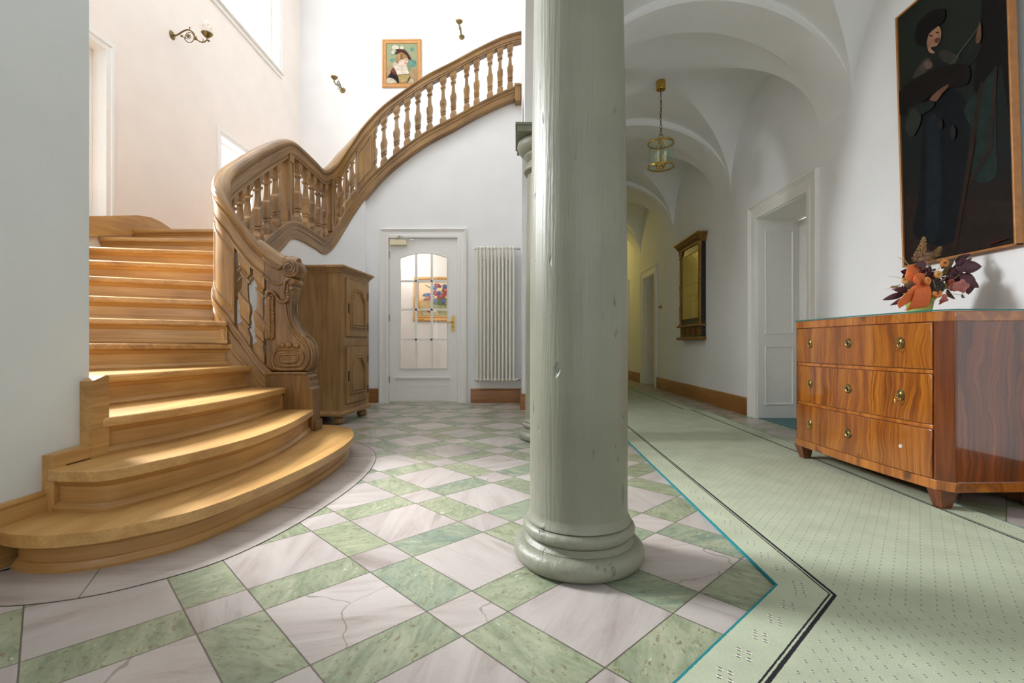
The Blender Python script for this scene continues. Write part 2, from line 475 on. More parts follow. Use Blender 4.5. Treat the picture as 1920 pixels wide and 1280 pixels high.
# marble floor: wide pale squares, green rectangles, small pale squares
DA = (sin(rad(45.29)), cos(rad(45.29)))
def mat_floor(border=False):
    t = NT('marble_border' if border else 'marble_tiles'); g = t.node('ShaderNodeNewGeometry'); p = g.outputs['Position']
    sx = t.n.new('ShaderNodeSeparateXYZ'); t.l.new(p, sx.inputs[0]); X, Y = sx.outputs[0], sx.outputs[1]
    v = t.math('ADD', t.math('MULTIPLY', X, DA[0]), t.math('MULTIPLY', Y, DA[1]))
    u = t.math('ADD', t.math('MULTIPLY', X, DA[1]), t.math('MULTIPLY', Y, -DA[0]))
    WU, wu, WV, wv = 0.3276, 0.1597, 0.3258, 0.1634
    def axis(a, off, first, second):
        q = t.math('DIVIDE', t.math('SUBTRACT', a, off), first + second)
        fl = t.math('FLOOR', q); fr = t.math('MULTIPLY', t.math('SUBTRACT', q, fl), first + second)
        sec = t.math('GREATER_THAN', fr, first)
        idx = t.math('ADD', t.math('MULTIPLY', fl, 2), sec)
        d = t.math('MINIMUM', fr, t.math('ABSOLUTE', t.math('SUBTRACT', fr, first)))
        d = t.math('MINIMUM', d, t.math('SUBTRACT', first + second, fr))
        return sec, idx, d
    su, iu, du = axis(u, -1.9551, WU, wu)          # sec: narrow
    sv, iv, dv = axis(v, -0.2065, wv, WV)          # sec: wide
    narrow_v = t.math('SUBTRACT', 1, sv)
    green = t.math('ABSOLUTE', t.math('SUBTRACT', su, narrow_v))
    idv = t.n.new('ShaderNodeCombineXYZ'); t.put(idv.inputs[0], iu); t.put(idv.inputs[1], iv)
    wn = t.node('ShaderNodeTexWhiteNoise', {'Vector': idv.outputs[0]}, noise_dimensions='3D')
    rnd = wn.outputs['Value']; rc = wn.outputs['Color']
    rot = t.node('ShaderNodeVectorRotate', {'Vector': p, 'Angle': t.math('MULTIPLY', rnd, 6.283)}, rotation_type='Z_AXIS')
    pp = t.vmath('ADD', rot.outputs[0], t.vmath('MULTIPLY', rc, (17, 23, 11)))
    if border:
        pp = p; green = 0.0
    # pale marble
    band = t.noise(t.scaled(pp, (1.1, 6.5, 1)), 1.6, 5, 0.6, 0.7)
    streak = t.noise(t.scaled(pp, (1.6, 14, 1)), 1.8, 4, 0.6, 0.9)
    grain = t.noise(p, 260, 2)
    wc = t.ramp(band, [(0.24, lin('#91857f')), (0.38, lin('#aea49f')), (0.52, lin('#b9b1ac')), (0.75, lin('#c1bab5'))])
    wc = t.mix(t.ramp(streak, [(0.60, (0, 0, 0, 1)), (0.76, (0.42, 0.42, 0.42, 1))]), wc, lin('#8d817f'))
    wc = t.mix(0.22, wc, t.ramp(grain, [(0.3, (0.4, 0.38, 0.36, 1)), (0.7, (1, 1, 1, 1))]), 'MULTIPLY')
    # green marble
    gb = t.noise(t.scaled(pp, (2.4, 7, 1)), 1.5, 6, 0.65, 1.6)
    gc = t.ramp(gb, [(0.26, lin('#74837c')), (0.38, lin('#838e77')), (0.5, lin('#989f86')), (0.62, lin('#a7ab93')), (0.76, lin('#bebda8'))])
    yel = t.mix(t.math('MULTIPLY', rnd, 0.4), gc, lin('#9a9c80'))
    rcs = t.n.new('ShaderNodeSeparateColor'); t.l.new(rc, rcs.inputs[0])
    yel = t.mix(t.math('MULTIPLY', t.math('GREATER_THAN', rcs.outputs[1], 0.72), t.ramp(gb, [(0.35, (0.55, 0.55, 0.55, 1)), (0.6, (0.1, 0.1, 0.1, 1))])), yel, lin('#7a9189'))
    mot = t.noise(t.scaled(pp, (1, 2.0, 1)), 19, 5, 0.68, 0.6)
    yel = t.mix(0.9, yel, t.ramp(mot, [(0.30, (0.58, 0.62, 0.55, 1)), (0.48, (0.88, 0.9, 0.86, 1)), (0.66, (1, 1, 1, 1))]), 'MULTIPLY')
    pits = t.noise(t.scaled(pp, (1, 1.8, 1)), 42, 3, 0.6)
    gc2 = t.mix(t.ramp(pits, [(0.61, (0, 0, 0, 1)), (0.67, (0.75, 0.75, 0.75, 1))]), yel, lin('#6f6144'))
    wv_ = t.noise(t.scaled(pp, (4, 9, 1)), 3.2, 5, 0.7, 1.2)
    gc2 = t.mix(t.ramp(wv_, [(0.63, (0, 0, 0, 1)), (0.70, (0.6, 0.6, 0.6, 1))]), gc2, lin('#d3d6bf'))
    c = t.mix(green, wc, gc2)
    tone = t.math('ADD', 0.90, t.math('MULTIPLY', rnd, 0.14))
    cr = t.node('ShaderNodeCombineColor'); [t.put(cr.inputs[i], tone) for i in range(3)]
    c = t.mix(1.0, c, cr.outputs[0], 'MULTIPLY')
    crk = t.node('ShaderNodeTexVoronoi', {'Vector': t.vmath('ADD', p, t.vmath('MULTIPLY', t.node('ShaderNodeTexNoise', {'Vector': p, 'Scale': 9.0}).outputs['Color'], (0.12, 0.12, 0.0))), 'Scale': 1.7}, feature='DISTANCE_TO_EDGE')
    crm = t.math('MULTIPLY', t.math('LESS_THAN', crk.outputs['Distance'], 0.0035), t.math('GREATER_THAN', rnd, 0.86))
    c = t.mix(t.math('MULTIPLY', crm, 0.55), c, lin('#6d625a'))
    if not border:
        d = t.math('MINIMUM', du, dv)
        jag = t.math('ADD', 0.0012, t.math('MULTIPLY', t.noise(p, 120, 2), 0.0018))
        line = t.math('LESS_THAN', d, jag)
        c = t.mix(t.math('MULTIPLY', line, 0.85), c, lin('#4c453d'))
        t.bump(t.math('SUBTRACT', 1, line), 0.25, 0.002)
    t.set(Base_Color=c, Roughness=t.math('ADD', 0.24, t.math('MULTIPLY', t.noise(p, 9, 3), 0.16)))
    t.b.inputs['Specular IOR Level'].default_value = 0.5
    return t.m
M['floor'] = mat_floor()
M['border'] = mat_floor(True)

def mat_carpet():
    """pale green runner. UV: u = distance in from the teal edge, v = along the run; UV2 style width is in metres"""
    t = NT('green_carpet'); uv = t.coord('UV')
    sx = t.n.new('ShaderNodeSeparateXYZ'); t.l.new(uv, sx.inputs[0]); U, V = sx.outputs[0], sx.outputs[1]
    g = t.node('ShaderNodeNewGeometry'); p = g.outputs['Position']
    WID = 1.24
    e = t.math('MINIMUM', U, t.math('SUBTRACT', WID, U))
    pile = t.noise(p, 420, 2); soft = t.noise(p, 6, 3)
    base = t.ramp(soft, [(0.3, lin('#b0b79f')), (0.7, lin('#bdc4ac'))])
    base = t.mix(0.35, base, t.ramp(pile, [(0.25, (0.45, 0.5, 0.42, 1)), (0.6, (1, 1, 1, 1))]), 'MULTIPLY')
    fuzz = t.math('MULTIPLY', t.math('SUBTRACT', t.noise(p, 300, 1), 0.5), 0.004)
    ee = t.math('ADD', e, fuzz)
    def band(x, lo, hi):
        return t.math('MULTIPLY', t.math('GREATER_THAN', x, lo), t.math('LESS_THAN', x, hi))
    def cell(x, per, off=0.0):
        q = t.math('DIVIDE', t.math('ADD', x, off), per)
        return t.math('MULTIPLY', t.math('SUBTRACT', t.math('SUBTRACT', q, t.math('FLOOR', q)), 0.5), per)
    def rect(a, b, ca, cb, ha, hb):
        return t.math('MULTIPLY', t.math('LESS_THAN', t.math('ABSOLUTE', t.math('SUBTRACT', a, ca)), ha),
                      t.math('LESS_THAN', t.math('ABSOLUTE', t.math('SUBTRACT', b, cb)), hb))
    # field specks, staggered
    cu, cv = cell(U, 0.044), cell(V, 0.056); cu2, cv2 = cell(U, 0.044, 0.022), cell(V, 0.056, 0.028)
    dark = t.math('MAXIMUM', t.math('MAXIMUM', rect(cu, cv, 0, -0.003, 0.0025, 0.0022), rect(cu, cv, 0.004, 0.003, 0.0025, 0.0022)),
                  t.math('MAXIMUM', rect(cu2, cv2, 0, -0.003, 0.0025, 0.0022), rect(cu2, cv2, 0.004, 0.003, 0.0025, 0.0022)))
    pale = t.math('MAXIMUM', rect(cu, cv, 0, 0.001, 0.0038, 0.0018), rect(cu2, cv2, 0, 0.001, 0.0038, 0.0018))
    field = t.math('GREATER_THAN', e, 0.165)
    c = t.mix(t.math('MULTIPLY', t.math('MULTIPLY', dark, field), 0.75), base, lin('#55525a'))
    c = t.mix(t.math('MULTIPLY', t.math('MULTIPLY', pale, field), 0.7), c, lin('#c9cbc4'))
    # border motifs: four little flecks in a skewed square
    bv = cell(V, 0.105); w_ = t.math('SUBTRACT', e, 0.068)
    k = None; kd = None
    for (a, b) in ((-0.016, -0.012), (0.006, -0.016), (-0.006, 0.014), (0.017, 0.010)):
        r1 = rect(w_, bv, a, b, 0.0070, 0.0028); r2 = t.math('MAXIMUM', rect(w_, bv, a - 0.002, b - 0.0042, 0.0045, 0.0018), rect(w_, bv, a + 0.002, b + 0.0042, 0.0045, 0.0018))
        k = r1 if k is None else t.math('MAXIMUM', k, r1); kd = r2 if kd is None else t.math('MAXIMUM', kd, r2)
    brd = t.math('LESS_THAN', e, 0.12)
    c = t.mix(t.math('MULTIPLY', kd, brd), c, lin('#3f3f42'))
    c = t.mix(t.math('MULTIPLY', k, brd), c, lin('#d8d3c8'))
    ln = t.math('MAXIMUM', band(ee, 0.128, 0.133), band(ee, 0.138, 0.148))
    c = t.mix(ln, c, lin('#2b2a30'))
    c = t.mix(t.math('MULTIPLY', t.math('LESS_THAN', ee, 0.0065), 1), c, lin('#2f7f86'))
    t.set(Base_Color=c, Roughness=0.95)
    t.b.inputs['Specular IOR Level'].default_value = 0.1
    t.bump(pile, 0.6, 0.004)
    return t.m
M['carpet'] = mat_carpet()
M['teal_floor'] = plain('teal_carpet', '#4f7476', 0.95, 0, 0.15, 200, 0.4)
# ------------------------------------------------------------------ the room shell
XR = 2.46            # right wall
XL = -3.64           # stair hall left wall
YB = 8.05            # stair hall back wall
YD = 6.26            # wall with the glazed door, under the upper flight
SPR = 2.50           # springing height of arches and vaults

mb = MB(); mb.box(-3.9, 3.4, -2.9, 13.2, -0.12, 0.0); st(mb.build('floor', M['floor']))

DOORS_R = [(4.09, 4.95, 0, 2.04), (8.60, 9.36, 0, 2.03), (10.70, 11.45, 0, 2.03)]
mb = MB(); wall_with_holes(mb, 'y', XR, XR + 0.46, -2.9, 13.2, 0, 3.6, DOORS_R); st(mb.build('wall_right', M['plaster'], merge=False, smooth=0))
WIN_L = [(2.60, 4.22, 1.80, 3.36), (5.88, 6.56, 1.85, 3.32), (5.1, 7.32, 4.94, 6.60), (2.4, 4.6, 4.94, 6.60)]
mb = MB(); wall_with_holes(mb, 'y', XL - 0.22, XL, 1.95, YB + 0.15, 0, 7.0, WIN_L); st(mb.build('wall_left', M['plaster_warm'], merge=False, smooth=0))
mb = MB(); mb.box(XL - 0.15, 0.40, YB, YB + 0.15, 0, 7.0); st(mb.build('wall_back', M['plaster'], smooth=0))
mb = MB(); mb.box(-3.86, -1.745, -2.9, 1.95, 0, 7.0); st(mb.build('wall_pier', M['pier'], smooth=0, bevel=0.004))
mb = MB(); wall_with_holes(mb, 'x', -2.9, -2.7, -1.745, XR + 0.4, 0, 7.0, [(0.55, 2.15, 0.8, 2.7), (-1.5, -0.2, 0.9, 4.7)]); st(mb.build('wall_front', M['plaster'], merge=False, smooth=0))
mb = MB(); mb.box(0.06, XR + 0.4, 13.0, 13.2, 0, 3.6); st(mb.build('wall_end', M['plaster'], smooth=0))
mb = MB(); mb.box(-3.86, 0.42, -2.9, YB + 0.15, 7.0, 7.12); st(mb.build('ceiling_stair', M['plaster'], smooth=0))

# arcade wall: round arches standing on the columns
mb = MB()
SPA = 2.42           # the arcade springs a little lower, from the abaci
ARCH = [(-2.4, -0.53), (0.03, 1.46), (1.96, 3.61), (4.11, 5.58)]
prof = [(-2.9, 0.0), (-2.4, 0.0)]
def arch_pts(a, b):
    c, r = (a + b) / 2, (b - a) / 2
    return [(c - r * cos(pi * k / 28), SPA + r * sin(pi * k / 28)) for k in range(29)]
line = [(-2.9, 0.0), (-2.4, 0.0), (-2.4, SPA)]
for a, b in ARCH:
    line += arch_pts(a, b)
line += [(5.58, 0.0), (13.1, 0.0)]
poly = []
for p in line:
    if not poly or abs(p[0] - poly[-1][0]) + abs(p[1] - poly[-1][1]) > 1e-5:
        poly.append(p)
for p, q in zip(poly, poly[1:]):                     # strips: both faces and the soffit
    X0, X1 = 0.06, 0.42
    v = [(X0, p[0], p[1]), (X0, q[0], q[1]), (X1, q[0], q[1]), (X1, p[0], p[1])]
    mb.add(v, [(0, 1, 2, 3)])
    if abs(p[0] - q[0]) > 1e-6:
        for X in (X0, X1):
            mb.add([(X, p[0], p[1]), (X, q[0], q[1]), (X, q[0], 7.0), (X, p[0], 7.0)], [(0, 1, 2, 3)])
st(mb.build('wall_arcade', M['plaster'], smooth=40))

# groin vaults and transverse arches of the corridor
XC, HX = 1.44, 1.02
RISE, RIB = 0.86, 0.81
mb = MB()
BAYS = [(-2.9, -0.47), (-0.07, 1.53), (1.95, 3.55), (3.95, 5.57), (5.97, 7.58), (7.98, 9.60), (10.0, 11.6), (12.0, 13.1)]
NV = 28
for y0, y1 in BAYS:
    yc, hy = (y0 + y1) / 2, (y1 - y0) / 2
    g = [sin(-pi / 2 + pi * k / NV) for k in range(NV + 1)]
    v = [(XC + HX * a, yc + hy * b, SPR + RISE * sqrt(max(0, 1 - min(abs(a), abs(b)) ** 2))) for b in g for a in g]
    f = []
    for j in range(NV):
        for i in range(NV):
            q = [j * (NV + 1) + i, j * (NV + 1) + i + 1, (j + 1) * (NV + 1) + i + 1, (j + 1) * (NV + 1) + i]
            if (i < NV // 2) == (j < NV // 2):
                f += [(q[0], q[1], q[2]), (q[0], q[2], q[3])]
            else:
                f += [(q[0], q[1], q[3]), (q[1], q[2], q[3])]
    mb.add(v, f)
for (a0, a1), (b0, b1) in zip(BAYS, BAYS[1:]):
    n = 48; th = [-pi / 2 + pi * k / n for k in range(n + 1)]
    def ring(y, rise, k=1.0):
        return [(XC + HX * sin(t), y, SPR + rise * cos(t)) for t in th]
    lo0, lo1 = ring(a1, RIB), ring(b0, RIB); hi0, hi1 = ring(a1, RISE), ring(b0, RISE)
    inn0, inn1 = ring(a1 + 0.02, RIB - 0.018), ring(b0 - 0.02, RIB - 0.018)
    for A, B in ((hi0, lo0), (lo0, inn0), (inn0, inn1), (inn1, lo1), (lo1, hi1)):
        mb.add(A + B, [(i, i + 1, n + 2 + i, n + 1 + i) for i in range(n)])
st(mb.build('ceiling', M['vault'], smooth=24))
mb = MB(); mb.box(0.42, XR + 0.4, -2.9, 13.2, 3.6, 3.7); st(mb.build('ceiling_cap', M['vault'], smooth=0))

# ---- skirting boards
def skirting(name, axis, t0, dirn, a0, a1, h=0.19, mat=None):
    """axis: running direction; t0 wall face; dirn +1/-1 side it stands proud"""
    p = [(0, 0), (0.022, 0), (0.022, h - 0.035), (0.016, h - 0.022), (0.018, h - 0.012), (0.010, h), (0, h)]
    pts = [(t0 + dirn * a, b) for a, b in p]
    mb = MB()
    mb.prism(pts, 'y' if axis == 'y' else 'x', a0, a1)
    return st(mb.build(name, mat or M['skirt_' + axis], smooth=30))
for a, b in ((-2.7, 3.93), (5.11, 8.44), (9.52, 10.54), (11.61, 13.0)):
    skirting('baseboard_right', 'y', XR, -1, a, b)
skirting('baseboard_back', 'x', YD, -1, -2.19, -1.805, 0.185)
skirting('baseboard_back', 'x', YD, -1, -0.60, 0.06, 0.185)
skirting('baseboard_pier', 'x', 5.58, -1, 0.04, 0.44, 0.185)
skirting('baseboard_pier', 'y', 0.06, -1, 5.56, 6.25, 0.185)
skirting('baseboard_arcade', 'y', 0.42, 1, 5.58, 11.2)
skirting('baseboard_left', 'y', -1.745, 1, -2.7, 1.76, 0.215, M['tread_y'])
# stepped skirting climbing the pier beside the first treads
mb = MB()
mb.prism([(1.752, 0.12), (1.80, 0.12), (1.80, 0.30), (1.906, 0.30), (1.906, 0.352), (1.752, 0.345)], 'x', -1.746, -1.70)
mb.box(-1.765, -1.6985, 1.905, 1.99, 0.295, 0.605)
mb.prism([(1.905, 0.604), (1.99, 0.604), (1.99, 0.622), (1.97, 0.624)], 'x', -1.765, -1.6985)
mb.box(-1.723, -1.695, 1.2, 1.757, 0.105, 0.125)
st(mb.build('trim_1', M['tread_y'], smooth=0, merge=False))


# ---- windows
def casement(name, y0, y1, z0, z1, mull, rails, label, sill=True):
    """window in the left wall, glass set back in the reveal"""
    r = struct(name, label, 'window', (XL, (y0 + y1) / 2, z0))
    f = MB(); x0, x1 = XL - 0.17, XL - 0.11; t = 0.045
    f.frame('x', x0, 1, y0, y1, z0, z1, [(0, 0), (0, 0.06), (-t, 0.06), (-t - 0.004, 0.05), (-t - 0.004, 0), (0, 0)])
    for m in mull:
        f.box(x0 + 0.005, x1 + 0.006, m - 0.035, m + 0.035, z0 + 0.01, z1 - 0.01)
    for z in rails:
        f.box(x0 + 0.005, x1 - 0.004, y0 + 0.01, y1 - 0.01, z - 0.022, z + 0.022)
    f.build('window_frame', M['white_paint'], r, smooth=0, bevel=0.004)
    g = MB(); g.add([(XL - 0.142, y0 + 0.02, z0 + 0.03), (XL - 0.142, y1 - 0.02, z0 + 0.03), (XL - 0.142, y1 - 0.02, z1 - 0.02), (XL - 0.142, y0 + 0.02, z1 - 0.02)], [(0, 1, 2, 3)]); g.build('window_pane', M['glass'], r, smooth=0)
    a = MB(); e = 0.085                                   # architrave: two steps
    a.frame('x', XL, 1, y0, y1, z0, z1, [(-0.003, -0.06), (-0.003, 0.014), (e * 0.5, 0.016), (e * 0.55, 0.026), (e, 0.026), (e, 0)], not sill)
    if sill:
        a.box(XL, XL + 0.055, y0 - e * 1.1, y1 + e * 1.1, z0 - 0.03, z0 - 0.004)
    a.build('window_trim', M['white_paint'], r, smooth=0, bevel=0.005, merge=False)
    return r
w1 = casement('window_1', 2.60, 4.22, 1.80, 3.36, [2.74, 3.86], [], 'tall white window beside the upper treads, half hidden by the pale pier', sill=False)
mb = MB(); mb.box(XL - 0.165, XL - 0.112, 3.88, 4.19, 1.85, 3.31); mb.build('window_leaf', M['white_paint'], w1, smooth=0, bevel=0.004)
for z in (2.02, 2.52):
    MB().box(XL - 0.112, XL - 0.094, 4.05, 4.16, z, z + 0.035).build('hinge', M['steel'], w1, smooth=0, bevel=0.004)
w2 = casement('window_2', 5.88, 6.56, 1.85, 3.32, [], [2.16], 'low glazed landing door behind the handrail with a small brass handle', sill=False)
mb = MB(); mb.box(XL - 0.11, XL - 0.095, 5.895, 5.925, 2.62, 2.80); mb.tube([(XL - 0.10, 5.91, 2.72), (XL - 0.05, 5.91, 2.72), (XL - 0.045, 5.98, 2.72)], 0.01, 8); mb.build('handle', M['brass'], w2)
w3 = casement('window_3', 5.1, 7.32, 4.94, 6.60, [6.85], [], 'big bright window high above the staircase')
casement('window_added', 2.4, 4.6, 4.94, 6.60, [3.5], [], 'unseen high window added nearer the entrance to brighten the stair hall')  # out of view, added to let more light into the stair hall
for i, (a, b, c, d, nm) in enumerate(((0.55, 2.15, 0.8, 2.7, 'window_4'), (-1.5, -0.2, 0.9, 4.7, 'window_5'))):
    r = struct(nm, 'entrance side window behind the viewer', 'window', ((a + b) / 2, -2.8, c)); f = MB()
    for p in ((a, a + 0.05, c, d), (b - 0.05, b, c, d), (a, b, c, c + 0.06), (a, b, d - 0.05, d), ((a + b) / 2 - 0.03, (a + b) / 2 + 0.03, c, d), (a, b, c + (d - c) * 0.62, c + (d - c) * 0.62 + 0.05)):
        f.box(p[0], p[1], -2.82, -2.76, p[2], p[3])
    f.build('window_frame', M['white_paint'], r, smooth=0)
    MB().box(a + 0.02, b - 0.02, -2.795, -2.79, c + 0.02, d - 0.02).build('window_pane', M['glass'], r, smooth=0)


# ---- doors of the right wall: deep panelled reveals and moulded architraves
def architrave(mb, face, sgn, a0, a1, ztop, wdt, axis='y'):
    """moulded three sided frame around an opening a0..a1, proud of a wall"""
    w_ = wdt
    prof = [(0, 0), (0, 0.020), (w_ * 0.30, 0.022), (w_ * 0.34, 0.016), (w_ * 0.68, 0.016), (w_ * 0.70, 0.024), (w_ * 0.80, 0.026), (w_ * 0.84, 0.036), (w_ * 0.97, 0.036), (w_, 0.030), (w_, 0)]
    mb.frame('x' if axis == 'y' else 'y', face, sgn, a0, a1, 0.0, ztop, prof, True)


def panel_rim(mb, axis, t, sgn, a0, a1, z0, z1, wdt=0.02, d=0.012):
    """a raised moulding rectangle on a flat face"""
    mb.frame('x' if axis == 'y' else 'y', t, sgn, a0, a1, z0, z1, [(0, 0), (-0.003, d), (-wdt * 0.6, d), (-wdt, 0)])


def right_door(name, y0, y1, ztop, label):
    r = struct(name, label, 'door', (XR, (y0 + y1) / 2, 0))
    a = MB(); architrave(a, XR, -1, y0, y1, ztop, 0.155); a.build('door_trim', M['white_paint'], r, smooth=0, bevel=0.005, merge=False)
    dx = XR + 0.42
    j = MB()
    for yy, sg in ((y1, -1), (y0, 1)):                    # the two jambs with two sunk panels each
        lo, hi = sorted((yy, yy + sg * 0.012)); j.box(XR - 0.005, dx, lo, hi, 0, ztop)
        for z0, z1 in ((0.14, 0.74), (0.86, ztop - 0.12)):
            panel_rim(j, 'x', yy + sg * 0.012, sg, XR + 0.07, dx - 0.06, z0, z1, 0.018, 0.010)
    j.box(XR - 0.005, dx, y0, y1, ztop - 0.012, ztop)
    j.build('door_jamb', M['white_paint'], r, smooth=0, bevel=0.003, merge=False)
    l = MB(); l.box(dx, dx + 0.04, y0, y1, 0.01, ztop - 0.02)
    m = (y0 + y1) / 2
    for z0, z1 in ((0.16, 0.82), (0.96, ztop - 0.16)):
        for p, q in ((y0 + 0.09, m - 0.045), (m + 0.045, y1 - 0.09)):
            panel_rim(l, 'y', dx, -1, p, q, z0, z1, 0.022, 0.014); panel_rim(l, 'y', dx, -1, p + 0.045, q - 0.045, z0 + 0.045, z1 - 0.045, 0.012, 0.008)
    l.build('door_leaf', M['white_paint'], r, smooth=0, bevel=0.003, merge=False)
    return r
right_door('door_2', 4.09, 4.95, 2.04, 'white panelled doorway nearest the chest of drawers')
right_door('door_3', 8.60, 9.36, 2.03, 'white doorway beyond the gilt mirror')
right_door('door_4', 10.70, 11.45, 2.03, 'farthest white doorway, beside the column edge')
mb = MB(); mb.box(XR + 0.01, XR + 0.42, 4.102, 4.938, 0.0, 0.006); tag(mb.build('doorway_carpet', M['teal_floor'], smooth=0), 'teal grey carpet on the floor of the white doorway behind the chest', 'carpet')
# double door on the arcade side of the corridor, seen only in the mirror
r = struct('door_5', 'white panelled door seen only as a reflection in the mirror', 'door', (0.42, 11.9, 0))
mb = MB(); architrave(mb, 0.42, 1, 11.35, 12.55, 2.15, 0.16); mb.build('door_trim', M['white_paint'], r, smooth=0, bevel=0.005, merge=False)
mb = MB(); mb.box(0.42, 0.44, 11.35, 12.55, 0, 2.15)
for z0, z1 in ((0.15, 0.8), (0.95, 2.0)):
    for p, q in ((11.43, 11.9), (12.0, 12.47)):
        panel_rim(mb, 'y', 0.44, 1, p, q, z0, z1, 0.03, 0.015)
mb.build('door_leaf', M['white_paint'], r, smooth=0, bevel=0.003, merge=False)

# ---- the glazed door under the stair
def glazed_door():
    r = struct('door_1', 'white door with an arched twelve pane window under the stairs', 'door', (-1.22, YD, 0))
    x0, x1, zt = -1.665, -0.775, 2.14
    a = MB(); architrave(a, YD, -1, x0 - 0.003, x1 + 0.003, zt + 0.003, 0.122, 'x'); a.build('door_trim', M['white_paint'], r, smooth=0, bevel=0.004, merge=False)
    gx0, gx1, gz0, gz1, gm = -1.522, -0.905, 0.445, 1.885, 1.955
    yf, yb = YD + 0.015, YD + 0.06
    n = 16
    arc = [(gx0 + (gx1 - gx0) * k / n, gz1 + (gm - gz1) * (1 - (2 * k / n - 1) ** 2)) for k in range(n + 1)]
    l = MB()
    l.box(x0, gx0, yf, yb, 0.012, zt); l.box(gx1, x1, yf, yb, 0.012, zt); l.box(gx0, gx1, yf, yb, 0.012, gz0)
    for (ax, az), (bx, bz) in zip(arc, arc[1:]):
        l.prism([(ax, az), (bx, bz), (bx, zt), (ax, zt)], 'y', yf, yb)
    l.build('door_leaf', M['white_paint'], r, smooth=0)
    k = MB(); k.box(-1.585, -0.86, yf - 0.022, yf, 0.315, 0.335); k.box(-1.575, -0.87, yf - 0.014, yf, 0.300, 0.315)
    k.box(-1.555, -0.885, yf - 0.006, yf, 0.03, 0.30); k.box(-1.553, -0.887, yf - 0.008, yf - 0.005, 0.215, 0.222)
    k.build('kick_panel', M['white_paint'], r, smooth=0, bevel=0.003, merge=False)
    m = MB()
    for x in (-1.316, -1.111):
        zz = gz1 + (gm - gz1) * (1 - ((x - (gx0 + gx1) / 2) / ((gx1 - gx0) / 2)) ** 2)
        m.box(x - 0.012, x + 0.012, yf - 0.006, yb - 0.01, gz0, zz)
    for z in (0.822, 1.212, 1.585):
        m.box(gx0, gx1, yf - 0.006, yb - 0.01, z - 0.012, z + 0.012)
    rim = [(p[0], yf - 0.004, p[1]) for p in [(gx0, gz0)] + arc + [(gx1, gz0)]]
    m.tube(rim, 0.008, 6, loop=True)
    m.build('glazing_bars', M['white_paint'], r, smooth=30, merge=False)
    g = MB(); g.prism([(gx0, gz0)] + arc + [(gx1, gz0)], 'y', yf + 0.018, yf + 0.022); g.build('glass_pane', M['glass'], r, smooth=0)
    for z in (0.30, 1.10, 1.93):
        MB().box(x0 - 0.012, x0 + 0.006, yf - 0.022, yf + 0.004, z - 0.045, z + 0.045).build('hinge', M['steel'], r, smooth=0, bevel=0.003)
    h = MB(); hx = -0.832
    h.prism(crom_closed([(hx - 0.02, 0.955), (hx - 0.014, 0.93), (hx, 0.922), (hx + 0.014, 0.93), (hx + 0.02, 0.955), (hx + 0.02, 1.10), (hx + 0.014, 1.125), (hx, 1.133), (hx - 0.014, 1.125), (hx - 0.02, 1.10)], 3), 'y', yf - 0.01, yf)
    h.tube([(hx, yf - 0.005, 1.052), (hx, yf - 0.045, 1.052), (hx - 0.03, yf - 0.055, 1.052), (hx - 0.105, yf - 0.05, 1.046)], [0.010, 0.010, 0.009, 0.006], 10)
    h.lathe([(0.0, -0.013), (0.016, -0.013), (0.016, 0), ], 16, (hx, yf, 1.052), 'y')
    hh = h.build('handle', M['brass'], r)
    MB().box(hx - 0.004, hx + 0.004, yf - 0.012, yf - 0.009, 0.972, 1.0).build('keyhole', M['dark_iron'], hh, smooth=0)
    MB().box(x1 + 0.006, x1 + 0.018, yf - 0.022, yf + 0.002, 0.97, 1.16).build('strike_plate', M['old_brass'], r, smooth=0)
    c = MB(); c.box(-1.645, -1.43, yf - 0.055, yf, 2.045, 2.115); cc = c.build('door_closer', M['beige'], r, smooth=0, bevel=0.006)
    t = MB(); t.tube([(-1.565, yf - 0.03, 2.115), (-1.52, yf - 0.05, 2.165)], 0.006, 8); t.tube([(-1.52, yf - 0.05, 2.165), (-1.375, yf - 0.04, 2.118)], 0.004, 8); t.box(-1.385, -1.33, yf - 0.05, yf - 0.03, 2.108, 2.118)
    t.build('closer_arm', M['chrome'], cc)
glazed_door()

# small bright room behind that door
mb = MB(); mb.box(-2.30, 0.06, YD + 0.1, YB, 2.42, 2.50); st(mb.build('ceiling_back_room', M['plaster_warm'], smooth=0))
mb = MB(); mb.box(-2.32, -2.26, YD + 0.1, YB, 0, 2.42); st(mb.build('wall_back_room', M['plaster_warm'], smooth=0))
lamp = thing('globe_lamp', 'round white globe lamp on the wall of the room behind the glazed door', 'lamp', (-1.84, YB, 2.08))
mb = MB(); mb.lathe([(0, -0.03), (0.06, -0.03), (0.065, 0)], 20, (-1.84, YB, 2.08), 'y'); mb.build('wall_plate', M['white_paint'], lamp)
mb = MB(); mb.ball((-1.84, YB - 0.12, 2.08), 0.115, n=24, m=14); mb.build('lamp_shade', M['globe'], lamp)
for nm, loc, e in (('globe_bulb', (-1.84, YB - 0.32, 2.08), 4), ('back_room_fill', (-0.7, 7.0, 2.3), 9)):  # the second has no fitting: unseen fill added to brighten the room
    l = bpy.data.lights.new(nm, 'POINT'); l.energy = e; l.color = (1, 0.93, 0.84); l.shadow_soft_size = 0.12
    o = bpy.data.objects.new(nm, l); COL.objects.link(o); o.location = loc
# warm lamp at the far end of the corridor
l = bpy.data.lights.new('corridor_lamp', 'POINT'); l.energy = 8; l.color = (1, 0.78, 0.20); l.shadow_soft_size = 0.1
o = bpy.data.objects.new('corridor_lamp', l); COL.objects.link(o); o.location = (1.2, 10.8, 2.75)


